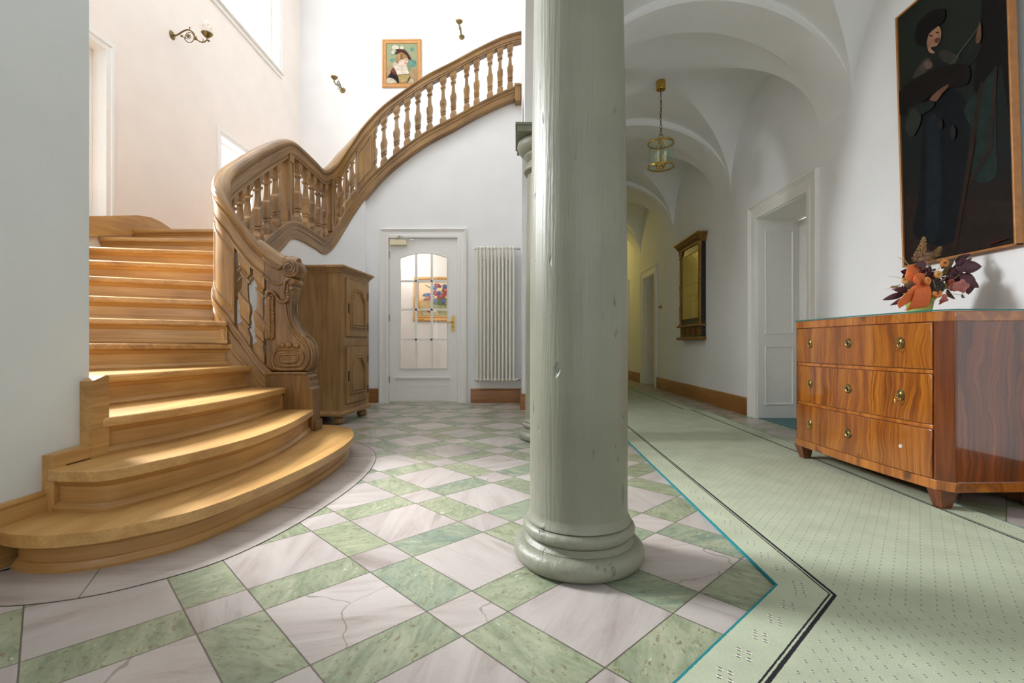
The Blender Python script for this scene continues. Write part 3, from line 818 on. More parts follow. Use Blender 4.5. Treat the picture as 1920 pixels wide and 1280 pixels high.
# ------------------------------------------------------------------ the staircase
STAIR = thing('staircase', 'curved oak staircase with carved scroll newel and turned banisters', 'staircase', (-2.2, 3.2, 0))
Z = [0, 0.14, 0.295, 0.45, 0.605, 0.76, 0.915, 1.07, 1.225, 1.38, 1.535, 1.69, 1.845]
XI = -2.20       # inside line of the straight flight
NOSE = {
    1: [(-1.74, 1.62), (-1.72, 1.575), (-1.66, 1.545), (-1.58, 1.528), (-1.484, 1.533), (-1.38, 1.570), (-1.298, 1.632), (-1.19, 1.76), (-1.115, 2.0), (-1.066, 2.32), (-1.043, 2.614), (-1.048, 2.898), (-1.08, 3.148), (-1.139, 3.35), (-1.235, 3.53), (-1.346, 3.63), (-1.498, 3.672), (-1.62, 3.672)],
    2: [(-1.74, 1.80), (-1.725, 1.752), (-1.69, 1.732), (-1.614, 1.724), (-1.53, 1.724), (-1.47, 1.765), (-1.415, 1.89), (-1.355, 2.08), (-1.305, 2.376), (-1.318, 2.744), (-1.375, 3.10), (-1.450, 3.43)],
    3: [(-1.705, 1.941), (-1.655, 2.10), (-1.608, 2.30), (-1.582, 2.60), (-1.585, 2.85), (-1.610, 3.15), (-1.64, 3.42)],
    4: [(-2.085, 1.96), (-2.03, 2.245), (-1.945, 2.715), (-1.90, 3.15), (-1.885, 3.45)],
    5: [(-2.81, 1.96), (-2.397, 2.68), (-1.97, 3.42)],
    6: [(-3.64, 2.13), (-2.586, 2.89), (-2.0, 3.31)],
    7: [(-3.64, 2.52), (-2.756, 3.08), (-2.13, 3.47)],
    8: [(-3.64, 2.92), (-2.926, 3.27), (-2.20, 3.63)],
    9: [(-3.64, 3.37), (-3.15, 3.52), (-2.24, 3.81)],
    10: [(-3.64, 3.75), (-3.4, 3.80), (-2.24, 4.05)],
    11: [(-3.64, 4.145), (-2.9, 4.20), (-2.24, 4.25)],
    12: [(-3.64, 4.50), (-2.9, 4.50), (-2.24, 4.50)],
}
def inward(poly, d):
    """shift an open plan line to its left-hand (uphill) side"""
    out = []
    for i, p in enumerate(poly):
        a, b = poly[max(i - 1, 0)], poly[min(i + 1, len(poly) - 1)]
        t = Vector((b[0] - a[0], b[1] - a[1])).normalized(); n = Vector((-t.y, t.x))
        out.append((p[0] + n.x * d, p[1] + n.y * d))
    return out
NS = {k: (crom(v, 6 if len(v) > 4 else 4) if len(v) > 3 else v) for k, v in NOSE.items()}
# wedge polygon of each tread: nosing, then the next nosing line backwards (a little under the riser)
for n in range(1, 13):
    front = NS[n]
    if n < 12:
        back = inward(NS[n + 1], 0.05)[::-1]
        if n == 1:
            back = [(-1.75, 3.60)] + [(-1.55, 3.45)] + back + [(-1.74, 1.78)]
        if n == 2:
            back = [(-1.70, 3.46)] + back + [(-1.735, 1.97)]
        if n == 3:
            back = [(-1.86, 3.47)] + back + [(-2.05, 1.955), (-1.72, 1.965)]
        if n == 4:
            back = [(-2.0, 3.44)] + back
        if n == 5:
            back = [(-2.02, 3.40)] + back + [(-3.64, 2.15), (-3.64, 1.955)]
        if n in (6, 7):
            back = [(-2.15, 3.46)] + back if n == 6 else [(-2.2, 3.6)] + back
    else:
        back = [(-2.245, 4.6), (-2.245, 5.7), (-2.245, YD), (-2.245, YB - 0.01), (XL, YB - 0.01)]
    poly = []
    for p in list(front) + back:
        if not poly or abs(p[0] - poly[-1][0]) + abs(p[1] - poly[-1][1]) > 0.004:
            poly.append(p)
    mb = MB(); mb.prism(poly, 'z', Z[n] - 0.042, Z[n])
    mb.build('tread' if n < 12 else 'landing', M['tread_y'] if n < 5 else M['tread_x'], STAIR, smooth=30, bevel=0.014, seg=3)
    # riser with cove under the nosing and a planted strip at its foot
    base = inward(front, 0.032)
    if n == 1:
        base = inward(front[2:-2], 0.05)
    h0, h1 = Z[n - 1], Z[n] - 0.04
    prof = [(0.03, h0), (-0.018, h0), (-0.020, h0 + 0.012), (-0.012, h0 + 0.022), (-0.008, h0 + 0.030), (0, h0 + 0.034), (0, h1 - 0.026), (-0.006, h1 - 0.020), (-0.012, h1 - 0.008), (-0.018, h1), (0.03, h1)]
    rings = []
    for i, p in enumerate(base):
        a, b = base[max(i - 1, 0)], base[min(i + 1, len(base) - 1)]
        t = Vector((b[0] - a[0], b[1] - a[1])).normalized(); nn = Vector((-t.y, t.x))
        rings.append([(p[0] + nn.x * d, p[1] + nn.y * d, z) for d, z in prof])
    mb = MB(); mb.loft(rings, True, True, uvs=True)
    if n > 2:                                         # upright bead at the inner end of each riser
        e = base[-1]; t = (Vector(base[-1]) - Vector(base[-2])).normalized()
        c = Vector(e) - t * 0.03; nn = Vector((-t.y, t.x))
        mb.obox((c.x - nn.x * 0.004, c.y - nn.y * 0.004, (h0 + h1) / 2), 0.022, 0.024, h1 - h0 - 0.03, atan2(t.y, t.x))
    mb.build('riser', M['tread_uv'], STAIR, smooth=30, merge=False)

# wall string: skirting on the left wall beside the top treads and along the landing
mb = MB()
mb.prism([(3.2, 1.45), (4.72, 1.845), (4.72, 2.01), (4.55, 1.985), (3.9, 1.80), (3.2, 1.60)], 'x', XL, XL + 0.03)
top = crom([(4.72, 2.01), (4.85, 2.0), (5.0, 1.965), (5.2, 1.915), (5.4, 1.88), (5.6, 1.865)], 4)
mb.prism([(4.722, 1.84)] + top + [(5.6, 1.84)], 'x', XL, XL + 0.028)
mb.build('wall_string', M['tread_y'], STAIR, smooth=30)

# path of the handrail: plan x, y, top height, rail depth, string top and bottom below the rail top
RP = [(-1.635, 3.45, 1.345, .20, .84, 1.00), (-1.696, 3.45, 1.372, .20, .84, 1.00), (-1.811, 3.448, 1.455, .22, .83, 1.00), (-1.92, 3.436, 1.575, .25, .81, 1.0), (-2.003, 3.412, 1.692, .25, .80, 1.02),
      (-2.069, 3.40, 1.813, .25, .80, 1.03), (-2.125, 3.44, 1.914, .24, .80, 1.04), (-2.181, 3.578, 2.06, .23, .80, 1.05), (-2.213, 3.828, 2.241, .23, .80, 1.05), (-2.238, 4.178, 2.478, .23, .80, 1.05),
      (-2.25, 4.50, 2.675, .21, .80, 1.04), (-2.252, 4.718, 2.768, .17, .79, .98), (-2.252, 4.958, 2.785, .17, .79, .97), (-2.245, 5.258, 2.770, .17, .79, .97), (-2.237, 5.498, 2.765, .175, .785, .98),
      (-2.222, 5.728, 2.906, .20, .77, 1.0), (-2.186, 5.965, 3.153, .23, .75, 1.01), (-2.087, 6.12, 3.399, .22, .75, 1.0), (-1.953, 6.191, 3.601, .195, .75, .99), (-1.718, 6.213, 3.838, .15, .765, .94),
      (-1.45, 6.212, 4.03, .13, .735, .90), (-1.164, 6.209, 4.219, .13, .73, .89), (-0.817, 6.205, 4.393, .13, .725, .88), (-0.474, 6.203, 4.572, .13, .72, .87), (-0.13, 6.203, 4.725, .13, .71, .87), (0.20, 6.203, 4.80, .13, .66, .83)]
PATH = crom(RP, 8)
ARC = [0.0]
for a, b in zip(PATH, PATH[1:]):
    ARC.append(ARC[-1] + math.hypot(b[0] - a[0], b[1] - a[1]))
def frame(i):
    a, b = PATH[max(i - 1, 0)], PATH[min(i + 1, len(PATH) - 1)]
    t = Vector((b[0] - a[0], b[1] - a[1])); L = t.length; t.normalize()
    return t, Vector((-t.y, t.x)), (b[2] - a[2]) / L
def sweep_band(name, i0, i1, profile, top, bottom, mat, close_caps=True):
    """profile: (sideways, 0..1 of the depth between top(path) and bottom(path))"""
    rings = []
    for i in range(i0, i1 + 1):
        p = PATH[i]; t, nn, sl = frame(i); z1, z0 = top(p), bottom(p)
        rings.append([(p[0] + nn.x * s, p[1] + nn.y * s, z1 + (z0 - z1) * k) for s, k in profile])
    mb = MB(); mb.loft(rings, True, close_caps, uvs=True)
    return mb.build(name, mat, STAIR, smooth=28)
def sym(half):
    return [(s, k) for s, k in half] + [(-s, k) for s, k in half[::-1] if abs(s) > 1e-6]
NP = len(PATH) - 1
RAILP = sym([(0, 0), (0.024, 0.01), (0.047, 0.06), (0.058, 0.14), (0.060, 0.22), (0.054, 0.30), (0.042, 0.345), (0.040, 0.40), (0.050, 0.42), (0.052, 0.46), (0.046, 0.48), (0.046, 0.80), (0.038, 0.83), (0.036, 0.88), (0.046, 0.90), (0.046, 1.0), (0, 1.0)])
sweep_band('handrail', 2, NP, RAILP, lambda p: p[2], lambda p: p[2] - p[3], M['old_uv'])
STRP = sym([(0, 0), (0.052, 0.0), (0.060, 0.03), (0.060, 0.14), (0.052, 0.17), (0.052, 0.22), (0.044, 0.25), (0.044, 0.38), (0.050, 0.40), (0.050, 0.46), (0.042, 0.48), (0.042, 0.80), (0.050, 0.84), (0.050, 0.94), (0.042, 1.0), (0, 1.0)])
sweep_band('string', 6, NP, STRP, lambda p: p[2] - p[4], lambda p: p[2] - p[5], M['old_uv'])
def nearest(x, y):
    return min(range(len(PATH)), key=lambda i: (PATH[i][0] - x) ** 2 + (PATH[i][1] - y) ** 2)
# banister profile, from the top down: part of the height, half width
BP = [(0.0, .038), (.115, .038), (.12, .033), (.145, .030), (.165, .022), (.19, .019), (.205, .019), (.215, .030), (.245, .030), (.255, .019), (.30, .017), (.42, .021), (.475, .024), (.50, .035), (.56, .038), (.60, .035), (.66, .029), (.715, .033), (.745, .031), (.755, .022), (.765, .030), (.79, .030), (.80, .021), (.83, .022), (.86, .031), (.875, .034), (.885, .038), (1.0, .038)]
def banister(x, y, name='baluster', prof=BP, half=None):
    i = nearest(x, y); p = PATH[i]; t, nn, sl = frame(i)
    zt, zb = p[2] - p[3] + 0.012, p[2] - p[4] - 0.012; rings = []
    for k, h in prof:
        z = zt + (zb - zt) * k; b = min(h, 0.036); r = []
        for a_, b_ in ((-1, -1), (1, -1), (1, 1), (-1, 1)):
            da, db = a_ * h, b_ * b
            if half:
                da = max(0, da) if half > 0 else min(0, da)
            r.append((p[0] + t.x * da + nn.x * db, p[1] + t.y * da + nn.y * db, z + sl * da))
        rings.append(r)
    mb = MB(); mb.loft(rings, True, True)
    return mb.build(name, M['old_z'], STAIR, smooth=20, bevel=0.0)
SPOTS = [(-1.945, 3.43), (-1.845, 3.445)]
SPOTS += [(-2.2, 3.68), (-2.21, 3.83), (-2.22, 3.97), (-2.23, 4.13), (-2.24, 4.29), (-2.25, 4.45)]
SPOTS += [(-2.25, 4.93), (-2.25, 5.09), (-2.25, 5.245), (-2.24, 5.40), (-2.23, 5.56)]
SPOTS += [(-2.215, 5.83), (-2.195, 5.94), (-2.155, 6.035), (-2.10, 6.11)]
SPOTS += [(-1.72 + 0.1505 * k, 6.21) for k in range(12)]
for x, y in SPOTS:
    banister(x, y)
banister(-1.845, 6.2, half=1)
# posts with a sunk panel at the corners of the landing
def post(x, y, h=0.052):
    i = nearest(x, y); p = PATH[i]; t, nn, sl = frame(i)
    zt, zb = p[2] - p[3] + 0.02, p[2] - p[4] - 0.02
    mb = MB(); a = atan2(t.y, t.x); mb.obox((p[0], p[1], (zt + zb) / 2), 2 * h, 0.09, zt - zb, a)
    for sgn in (-1, 1):
        for da, w_, z0, z1 in ((-h + 0.008, 0.016, zb, zt), (h - 0.008, 0.016, zb, zt), (0, 2 * h, zb, zb + 0.09), (0, 2 * h, zt - 0.07, zt)):
            c = Vector((p[0], p[1])) + t * da + nn * sgn * 0.049
            mb.obox((c.x, c.y, (z0 + z1) / 2), w_, 0.010, z1 - z0, a)
    mb.build('landing_post', M['old_z'], STAIR, smooth=0, merge=False, bevel=0.003)
post(-2.252, 4.70); post(-2.232, 5.69, 0.045)
# solid panels: at the foot of the straight flight and where the upper flight begins
def panel(x0, y0, x1, y1):
    i0, i1 = nearest(x0, y0), nearest(x1, y1); rings = []
    R = [[], []]
    for i in range(i0, i1 + 1):
        p = PATH[i]; t, nn, sl = frame(i); zt, zb = p[2] - p[3] + 0.02, p[2] - p[4] - 0.02
        rings.append([(p[0] + nn.x * s, p[1] + nn.y * s, z) for s, z in ((-.036, zb), (-.036, zt), (.036, zt), (.036, zb))])
        for k, (m, e) in enumerate(((0.09, 0.0), (0.012, 0.0))):
            R[k].append((p, nn, zt - m, zb + m))
    mb = MB(); mb.loft(rings, True, True, uvs=True)
    for sgn in (-1, 1):                                # planted frame around the field
        loop = [(p[0] + nn.x * sgn * .037, p[1] + nn.y * sgn * .037, a) for p, nn, a, b in R[0][1:-1]] + [(p[0] + nn.x * sgn * .037, p[1] + nn.y * sgn * .037, b) for p, nn, a, b in R[0][1:-1]][::-1]
        mb.tube(loop, 0.010, 6, loop=True)
    mb.build('balustrade_panel', M['old_z'], STAIR, smooth=30, merge=False)
panel(-2.0, 3.412, -2.15, 3.48)
panel(-2.06, 6.135, -1.855, 6.205)
# little newel block against the pier at the head of the flight
mb = MB(); mb.box(-0.02, 0.05, 6.13, 6.28, 3.86, 4.06); mb.box(-0.03, 0.05, 6.12, 6.29, 4.05, 4.08); mb.build('newel_foot', M['old_z'], STAIR, smooth=0, bevel=0.004)
# soffit of the upper flight
mb = MB(); i0 = nearest(-1.95, 6.19)
mb.prism([(-2.2, 1.84), (-2.2, 1.80)] + [(PATH[i][0], PATH[i][2] - PATH[i][5] + 0.02) for i in range(i0, NP)] + [(PATH[i][0], PATH[i][2] - PATH[i][4] - 0.05) for i in range(NP - 1, i0 - 1, -1)], 'y', 6.27, YB)
mb.build('flight_soffit', M['plaster'], STAIR, smooth=0)

# ---- carved newel: slab with volutes, garland and base block
YN = 3.45
def nx(zx):
    return (480 + zx / 4.925 - 969) / 903 * 3.40
def nz(zy):
    return 0.75 + (646.6 - 460 - zy / 4.925) / 903 * 3.40
N2 = lambda L: [(nx(a), nz(b)) for a, b in L]
slab = N2([(60, 60), (130, 120), (240, 200), (300, 300), (335, 340), (345, 400), (330, 480), (305, 545), (312, 620), (330, 690), (360, 755), (425, 840), (478, 890), (506, 955), (516, 1030), (503, 1100), (468, 1148), (420, 1168), (180, 1168), (120, 1150), (82, 1105), (78, 900), (80, 560), (80, 330), (62, 290)])
mb = MB(); mb.prism(slab, 'y', YN - 0.06, YN + 0.06); NEW = mb.build('newel', M['carved'], STAIR, smooth=30, bevel=0.012, seg=2)
def np_(a, b, d=0.0):
    return (nx(a), YN - 0.06 - d, nz(b))
# rim following the scroll edge
rim = crom([(290, 360), (285, 430), (268, 520), (272, 610), (292, 700), (330, 780), (395, 865), (450, 915), (478, 975), (484, 1035), (470, 1092), (440, 1128), (400, 1142), (210, 1142), (165, 1118), (148, 1060), (165, 995), (215, 962), (380, 962), (425, 1000), (432, 1050), (410, 1092), (370, 1108), (240, 1108), (208, 1080), (202, 1040), (222, 1012), (260, 1005), (360, 1005), (385, 1030), (372, 1062), (340, 1075), (262, 1075), (246, 1050)], 5)
mb = MB(); mb.tube([np_(a, b, 0.002) for a, b in rim], 0.011, 8); mb.build('scroll_rim', M['carved'], NEW)
ou = crom([(340, 330), (320, 420), (322, 520), (328, 640), (352, 730), (420, 825), (470, 868), (508, 945), (520, 1030), (506, 1105), (470, 1155)], 5)
mb = MB()
for sgn in (-1, 1):
    mb.tube([(nx(a) - 0.008, YN + sgn * 0.052, nz(b)) for a, b in ou], 0.012, 8)
mb.build('scroll_edge', M['carved'], NEW)
# the upper volute where the handrail ends
cx, cz, R = nx(312), nz(212), 0.066
mb = MB(); mb.lathe([(0, -0.072), (0.040, -0.072), (R - 0.006, -0.066), (R, -0.056), (R, 0.056), (R - 0.006, 0.066), (0, 0.066)], 36, (cx, YN, cz), 'y')
vol = mb.build('handrail_volute', M['carved'], STAIR, smooth=40)
sp = [(cx + (0.008 + 0.0385 * k / 60) * cos(0.9 + k * 0.22), YN - 0.075, cz + (0.008 + 0.0385 * k / 60) * sin(0.9 + k * 0.22)) for k in range(61)]
mb = MB(); mb.tube(sp, [0.0045 + 0.003 * k / 60 for k in range(61)], 8); mb.build('volute_spiral', M['carved'], vol)
# tongue of the rail running into the volute
tg = [(PATH[20][0], YN, PATH[20][2] - 0.05)] + [(nx(a), YN, nz(b)) for a, b in ((110, 92), (170, 130), (240, 150), (300, 150), (345, 165))]
mb = MB(); mb.tube(crom(tg, 5), [0.055] * 16 + [0.05] * 10, 14); o = mb.build('handrail_end', M['old_uv'], STAIR)
mb = MB(); mb.tube([np_(a, b, 0.004) for a, b in crom([(62, 110), (110, 165), (170, 200), (205, 215), (225, 208)], 5)], 0.010, 8); mb.ball(np_(224, 205, 0.008), 0.016); mb.tube([np_(a, b, 0.003) for a, b in crom([(62, 268), (110, 315), (170, 350), (215, 358), (245, 348)], 5)], 0.009, 8); mb.ball(np_(244, 350, 0.006), 0.013)
mb.build('newel_moulding', M['carved'], NEW)
# small second volute and acanthus curl
cx2, cz2 = nx(330), nz(335)
mb = MB(); mb.lathe([(0, -0.070), (0.020, -0.070), (0.027, -0.060), (0.027, 0.060), (0, 0.060)], 24, (cx2, YN, cz2), 'y')
mb.tube([np_(a, b, 0.008) for a, b in crom([(345, 350), (335, 318), (305, 312), (275, 335), (262, 380), (255, 440), (262, 500)], 5)], 0.012, 8)
mb.lathe([(0, -0.074), (0.014, -0.074), (0.018, -0.06), (0.018, 0.05), (0, 0.05)], 18, (nx(325), YN, nz(395)), 'y')
mb.build('acanthus_curl', M['carved'], NEW)
# leaf garland
gl = MB(); random.seed(5)
for k, (a, b) in enumerate(crom([(295, 430), (305, 480), (285, 515), (245, 525), (205, 500), (180, 455), (150, 428), (115, 430), (98, 470)], 2)):
    gl.ball(np_(a, b, 0.012), 0.013, 0.014, 0.013, 8, 6)
for k in range(12):
    b = 500 + k * 31; wv = 29 - 6 * abs(k - 8) / 8
    for s_, t_ in ((-1, 8), (0, 0), (1, 8)):
        q = np_(126 + s_ * wv, b + t_, 0.010 if s_ else 0.017)
        gl.ball(q, 0.0125, 0.011, 0.023, 8, 6, rot=Matrix.Rotation(s_ * 0.35, 3, 'Y'))
mb = MB(); mb.lathe([(0, -0.082), (0.006, -0.084), (0.010, -0.076), (0.015, -0.082), (0.022, -0.078), (0.024, -0.06)], 20, (nx(142), YN, nz(486)), 'y'); mb.build('rosette', M['carved'], NEW)
mb = gl
for a, b, r_ in ((190, 948, .012), (240, 922, .017), (305, 918, .020), (372, 928, .018)):
    mb.ball(np_(a, b, 0.008), r_ * 1.25, 0.013, r_, 10, 7)
mb.ball((nx(432), YN, nz(838)), 0.012)
mb.build('leaf_garland', M['carved'], NEW, merge=False)['kind'] = 'stuff'
# half banister against the newel
banister(-1.775, 3.45, half=-1)
# base block
mb = MB(); x0, x1 = nx(84), nx(505)
mb.prism([(x0, 0.14), (x1 + 0.012, 0.14), (x1 + 0.012, 0.44), (x1 - 0.008, 0.455), (x1, 0.475), (x1 - 0.012, 0.50), (x1 - 0.005, 0.525), (x1 - 0.03, 0.55), (x0, 0.55)], 'y', YN - 0.065, YN + 0.075)
mb.box(x0, x1 - 0.02, YN - 0.075, YN + 0.08, 0.540, 0.560)
mb.build('newel_block', M['carved'], STAIR, smooth=0, bevel=0.006)
mb = MB(); mb.box(x1 - 0.03, x1 + 0.035, YN - 0.05, YN + 0.06, 0.14, 0.215); mb.build('newel_plinth', M['carved'], STAIR, smooth=0, bevel=0.006)
# lower string cheek between newel block and the panel
rings = []
for i in range(8, nearest(-2.125, 3.44) + 6):
    p = PATH[i]; t, nn, sl = frame(i); z1 = p[2] - p[4]
    rings.append([(p[0] + nn.x * s, p[1] + nn.y * s, z) for s, z in ((0.058, z1), (0.060, z1 - 0.03), (0.05, z1 - 0.04), (0.054, z1 - 0.065), (0.044, z1 - 0.085), (0.044, z1 - 0.42), (-0.044, z1 - 0.42), (-0.044, z1 - 0.085), (-0.054, z1 - 0.065), (-0.05, z1 - 0.04), (-0.060, z1 - 0.03), (-0.058, z1))])
mb = MB(); mb.loft(rings, True, True, uvs=True); mb.build('string', M['old_uv'], STAIR, smooth=28)

# wall beneath the string, and the wall with the glazed door
mb = MB(); i0, i1 = nearest(-1.92, 3.436), nearest(-1.953, 6.191); rings = []
for i in range(i0, i1 + 1):
    p = PATH[i]; t, nn, sl = frame(i); zt = p[2] - p[5] + 0.03
    rings.append([(p[0] + nn.x * s, p[1] + nn.y * s, z) for s, z in ((-0.03, 0), (-0.03, zt), (0.035, zt), (0.035, 0))])
mb.loft(rings, True, True); st(mb.build('wall_under_stair', M['plaster'], smooth=30))
mb = MB()
cols = [-2.26, -1.68] + [-1.68 + 0.12 * k for k in range(1, 8)] + [-0.76] + [-0.64 + 0.1 * k for k in range(0, 8)]
def ztop(x):
    if x < -2.12:
        return 2.0
    pts = [(PATH[i][0], PATH[i][2] - PATH[i][5] + 0.06) for i in range(nearest(-2.0, 6.17), NP + 1)]
    for (a, b), (c, d) in zip(pts, pts[1:]):
        if a <= x <= c:
            return b + (d - b) * (x - a) / (c - a)
    return pts[0][1] if x < pts[0][0] else pts[-1][1]
xs = sorted(set([-2.26, -2.13, -2.05, -1.95, -1.85, -1.75, -1.668] + [round(-1.668 + 0.0896 * k, 3) for k in range(1, 10)] + [-0.772] + [round(-0.772 + 0.0924 * k, 3) for k in range(1, 9)] + [0.06]))
for a, b in zip(xs, xs[1:]):
    lo = 2.142 if (-1.668 < (a + b) / 2 < -0.772) else 0.0
    mb.prism([(a, lo), (b, lo), (b, ztop(b)), (a, ztop(a))], 'y', YD, YD + 0.10)
st(mb.build('wall_door', M['plaster'], smooth=0))

# plain marble border that follows the bottom step
front = NS[1]; off = []
for i, p in enumerate(front):
    a, b = front[max(i - 1, 0)], front[min(i + 1, len(front) - 1)]
    t = Vector((b[0] - a[0], b[1] - a[1])).normalized(); u = i / (len(front) - 1)
    d = 0.10 + 0.09 * sin(pi * min(1, u * 1.15)); off.append((p[0] + t.y * d, p[1] - t.x * d))
inn = inward(front, 0.1)
mb = MB(); n = len(front)
mb.add([(x, y, 0.0012) for x, y in off] + [(x, y, 0.0012) for x, y in inn], [(i, i + 1, n + i + 1, n + i) for i in range(n - 1)])
st(mb.build('floor_border', M['border'], smooth=0))
mb = MB(); mb.tube([(x, y, 0.0005) for x, y in off], 0.0022, 4)
for k in (30, 52, 74, 88, 96):
    mb.tube([(off[k][0], off[k][1], 0.0006), (inn[k][0], inn[k][1], 0.0006)], 0.0016, 4)
st(mb.build('trim_2', plain('grout', '#5a5048', 0.9), smooth=0))
# ------------------------------------------------------------------ columns
def column(x, y, label):
    r = thing('column', label, 'column', (x, y, 0), 0.0, 'sage green columns of the arcade')
    b = MB(); tor = lambda rc, zc, rr, n=9, a0=-90, a1=90: [(rc + rr * cos(rad(a0 + (a1 - a0) * k / n)), zc + rr * sin(rad(a0 + (a1 - a0) * k / n))) for k in range(n + 1)]
    prof = [(0.0, 0.0), (0.188, 0.0)] + tor(0.191, 0.037, 0.037) + [(0.192, 0.076), (0.187, 0.080), (0.180, 0.088), (0.180, 0.094)] + tor(0.173, 0.118, 0.023) + [(0.182, 0.144), (0.180, 0.152), (0.174, 0.160), (0.171, 0.175)]
    b.lathe(prof, 72, (x, y, 0)); b.build('column_base', M['sage'], r, smooth=40)
    s = MB(); s.lathe([(0.171, 0.170), (0.171, 0.5), (0.1700, 1.0), (0.164, 1.5), (0.156, 2.0), (0.154, 2.11)], 72, (x, y, 0)); s.build('column_shaft', M['sage'], r, smooth=60)
    c = MB(); c.lathe([(0.154, 2.10), (0.170, 2.108)] + tor(0.164, 2.138, 0.022) + [(0.158, 2.165), (0.156, 2.20), (0.170, 2.215), (0.178, 2.235), (0.182, 2.24), (0.184, 2.252), (0.205, 2.268), (0.226, 2.295), (0.236, 2.325), (0.232, 2.352), (0.222, 2.361), (0, 2.361)], 64, (x, y, 0))
    c.box(x - 0.238, x + 0.238, y - 0.238, y + 0.238, 2.36, 2.405); c.box(x - 0.25, x + 0.25, y - 0.25, y + 0.25, 2.403, 2.421)
    c.build('capital', M['sage'], r, smooth=40, merge=False)
column(0.218, 1.712, 'big sage green painted round column with moulded base, standing in front on the marble floor')
column(0.240, 3.860, 'second sage green column with square capital, mostly hidden behind the big one')

# ------------------------------------------------------------------ oak cabinet
def cabinet():
    r = thing('cabinet', 'tall narrow oak cupboard with two panelled doors behind the stair newel', 'cabinet', (-1.886, 4.856, 0), rad(-4.6))
    L = dict(parent=r, local=True)
    hx, hy = 0.26, 0.335
    b = MB(); b.box(-hx, hx, -hy, hy, 0.10, 1.46); b.build('cabinet_body', M['cab_z'], smooth=0, bevel=0.004, **L)
    f = MB()
    for y0, y1, z0, z1 in ((-hy, -0.25, 0.125, 1.46), (0.27, hy, 0.125, 1.46), (-0.25, 0.27, 0.745, 0.825), (-0.25, 0.27, 1.40, 1.46), (-0.25, 0.27, 0.125, 0.175)):
        f.box(hx, hx + 0.006, y0, y1, z0, z1)
    f.build('face_frame', M['cab_z'], smooth=0, merge=False, **L)
    def around(prof, name, mat):
        c = MB(); rings = []
        for d, z in prof:
            rings.append([(-hx, -hy - d, z), (hx + d, -hy - d, z), (hx + d, hy + d, z), (-hx, hy + d, z)])
        c.loft(rings, True, True); return c.build(name, mat, smooth=20, **L)
    around([(0.004, 1.425), (0.010, 1.43), (0.012, 1.445), (0.022, 1.452), (0.032, 1.466), (0.036, 1.472), (0.048, 1.476), (0.048, 1.492), (0.040, 1.500)], 'cornice', M['cab_y'])
    around([(0.018, 0.078), (0.024, 0.082), (0.024, 0.102), (0.016, 0.112), (0.008, 0.120), (0.002, 0.128)], 'plinth_moulding', M['cab_y'])
    for x in (-0.19, 0.215):
        for y in (-0.275, 0.275):
            q = MB(); q.lathe([(0, 0), (0.034, 0), (0.050, 0.012), (0.054, 0.034), (0.048, 0.056), (0.032, 0.068), (0.032, 0.080), (0, 0.080)], 24, (x, y, 0)); q.build('bun_foot', M['cab_z'], smooth=40, **L)
    for z0, z1 in ((0.185, 0.735), (0.835, 1.392)):
        d = MB(); d.box(hx + 0.002, hx + 0.022, -0.245, 0.265, z0, z1); door = d.build('door', M['cab_z'], smooth=0, bevel=0.004, **L)
        K = dict(parent=door, local=True)
        def hexa(s):
            y0, y1 = -0.155 + s, 0.185 - s; za, zb = z0 + 0.075 + s, z1 - 0.085 - s
            return [(y0, za), (y1, za), (y1, zb - 0.105), (y1 - 0.09 + s * 0.3, zb), (y0 + 0.09 - s * 0.3, zb), (y0, zb - 0.105)]
        m = MB()
        for s, e, rr in ((0.0, 0.026, 0.008), (0.020, 0.032, 0.011), (0.044, 0.026, 0.008)):
            m.tube([(hx + e, a, b_) for a, b_ in hexa(s)], rr, 6, loop=True)
        o = m.build('panel_moulding', M['cab_y'], smooth=30, **K)
        p = MB(); p.prism(hexa(0.05), 'x', hx + 0.02, hx + 0.027); p.build('door_panel', M['cab_z'], smooth=0, **K)
        e = MB(); zc = (z0 + z1) / 2 - 0.01
        e.prism(crom_closed([(-0.205, zc - 0.05), (-0.192, zc - 0.03), (-0.198, zc - 0.012), (-0.190, zc), (-0.198, zc + 0.012), (-0.192, zc + 0.03), (-0.205, zc + 0.05), (-0.218, zc + 0.03), (-0.212, zc + 0.012), (-0.220, zc), (-0.212, zc - 0.012), (-0.218, zc - 0.03)], 3), 'x', hx + 0.022, hx + 0.026)
        e.build('keyhole_plate', M['dark_iron'], smooth=30, **K)
        for zz in (z0 + 0.10, z1 - 0.13):
            h = MB(); h.box(hx + 0.004, hx + 0.026, 0.262, 0.278, zz - 0.04, zz + 0.04); h.build('hinge', M['dark_iron'], smooth=0, **K)
cabinet()

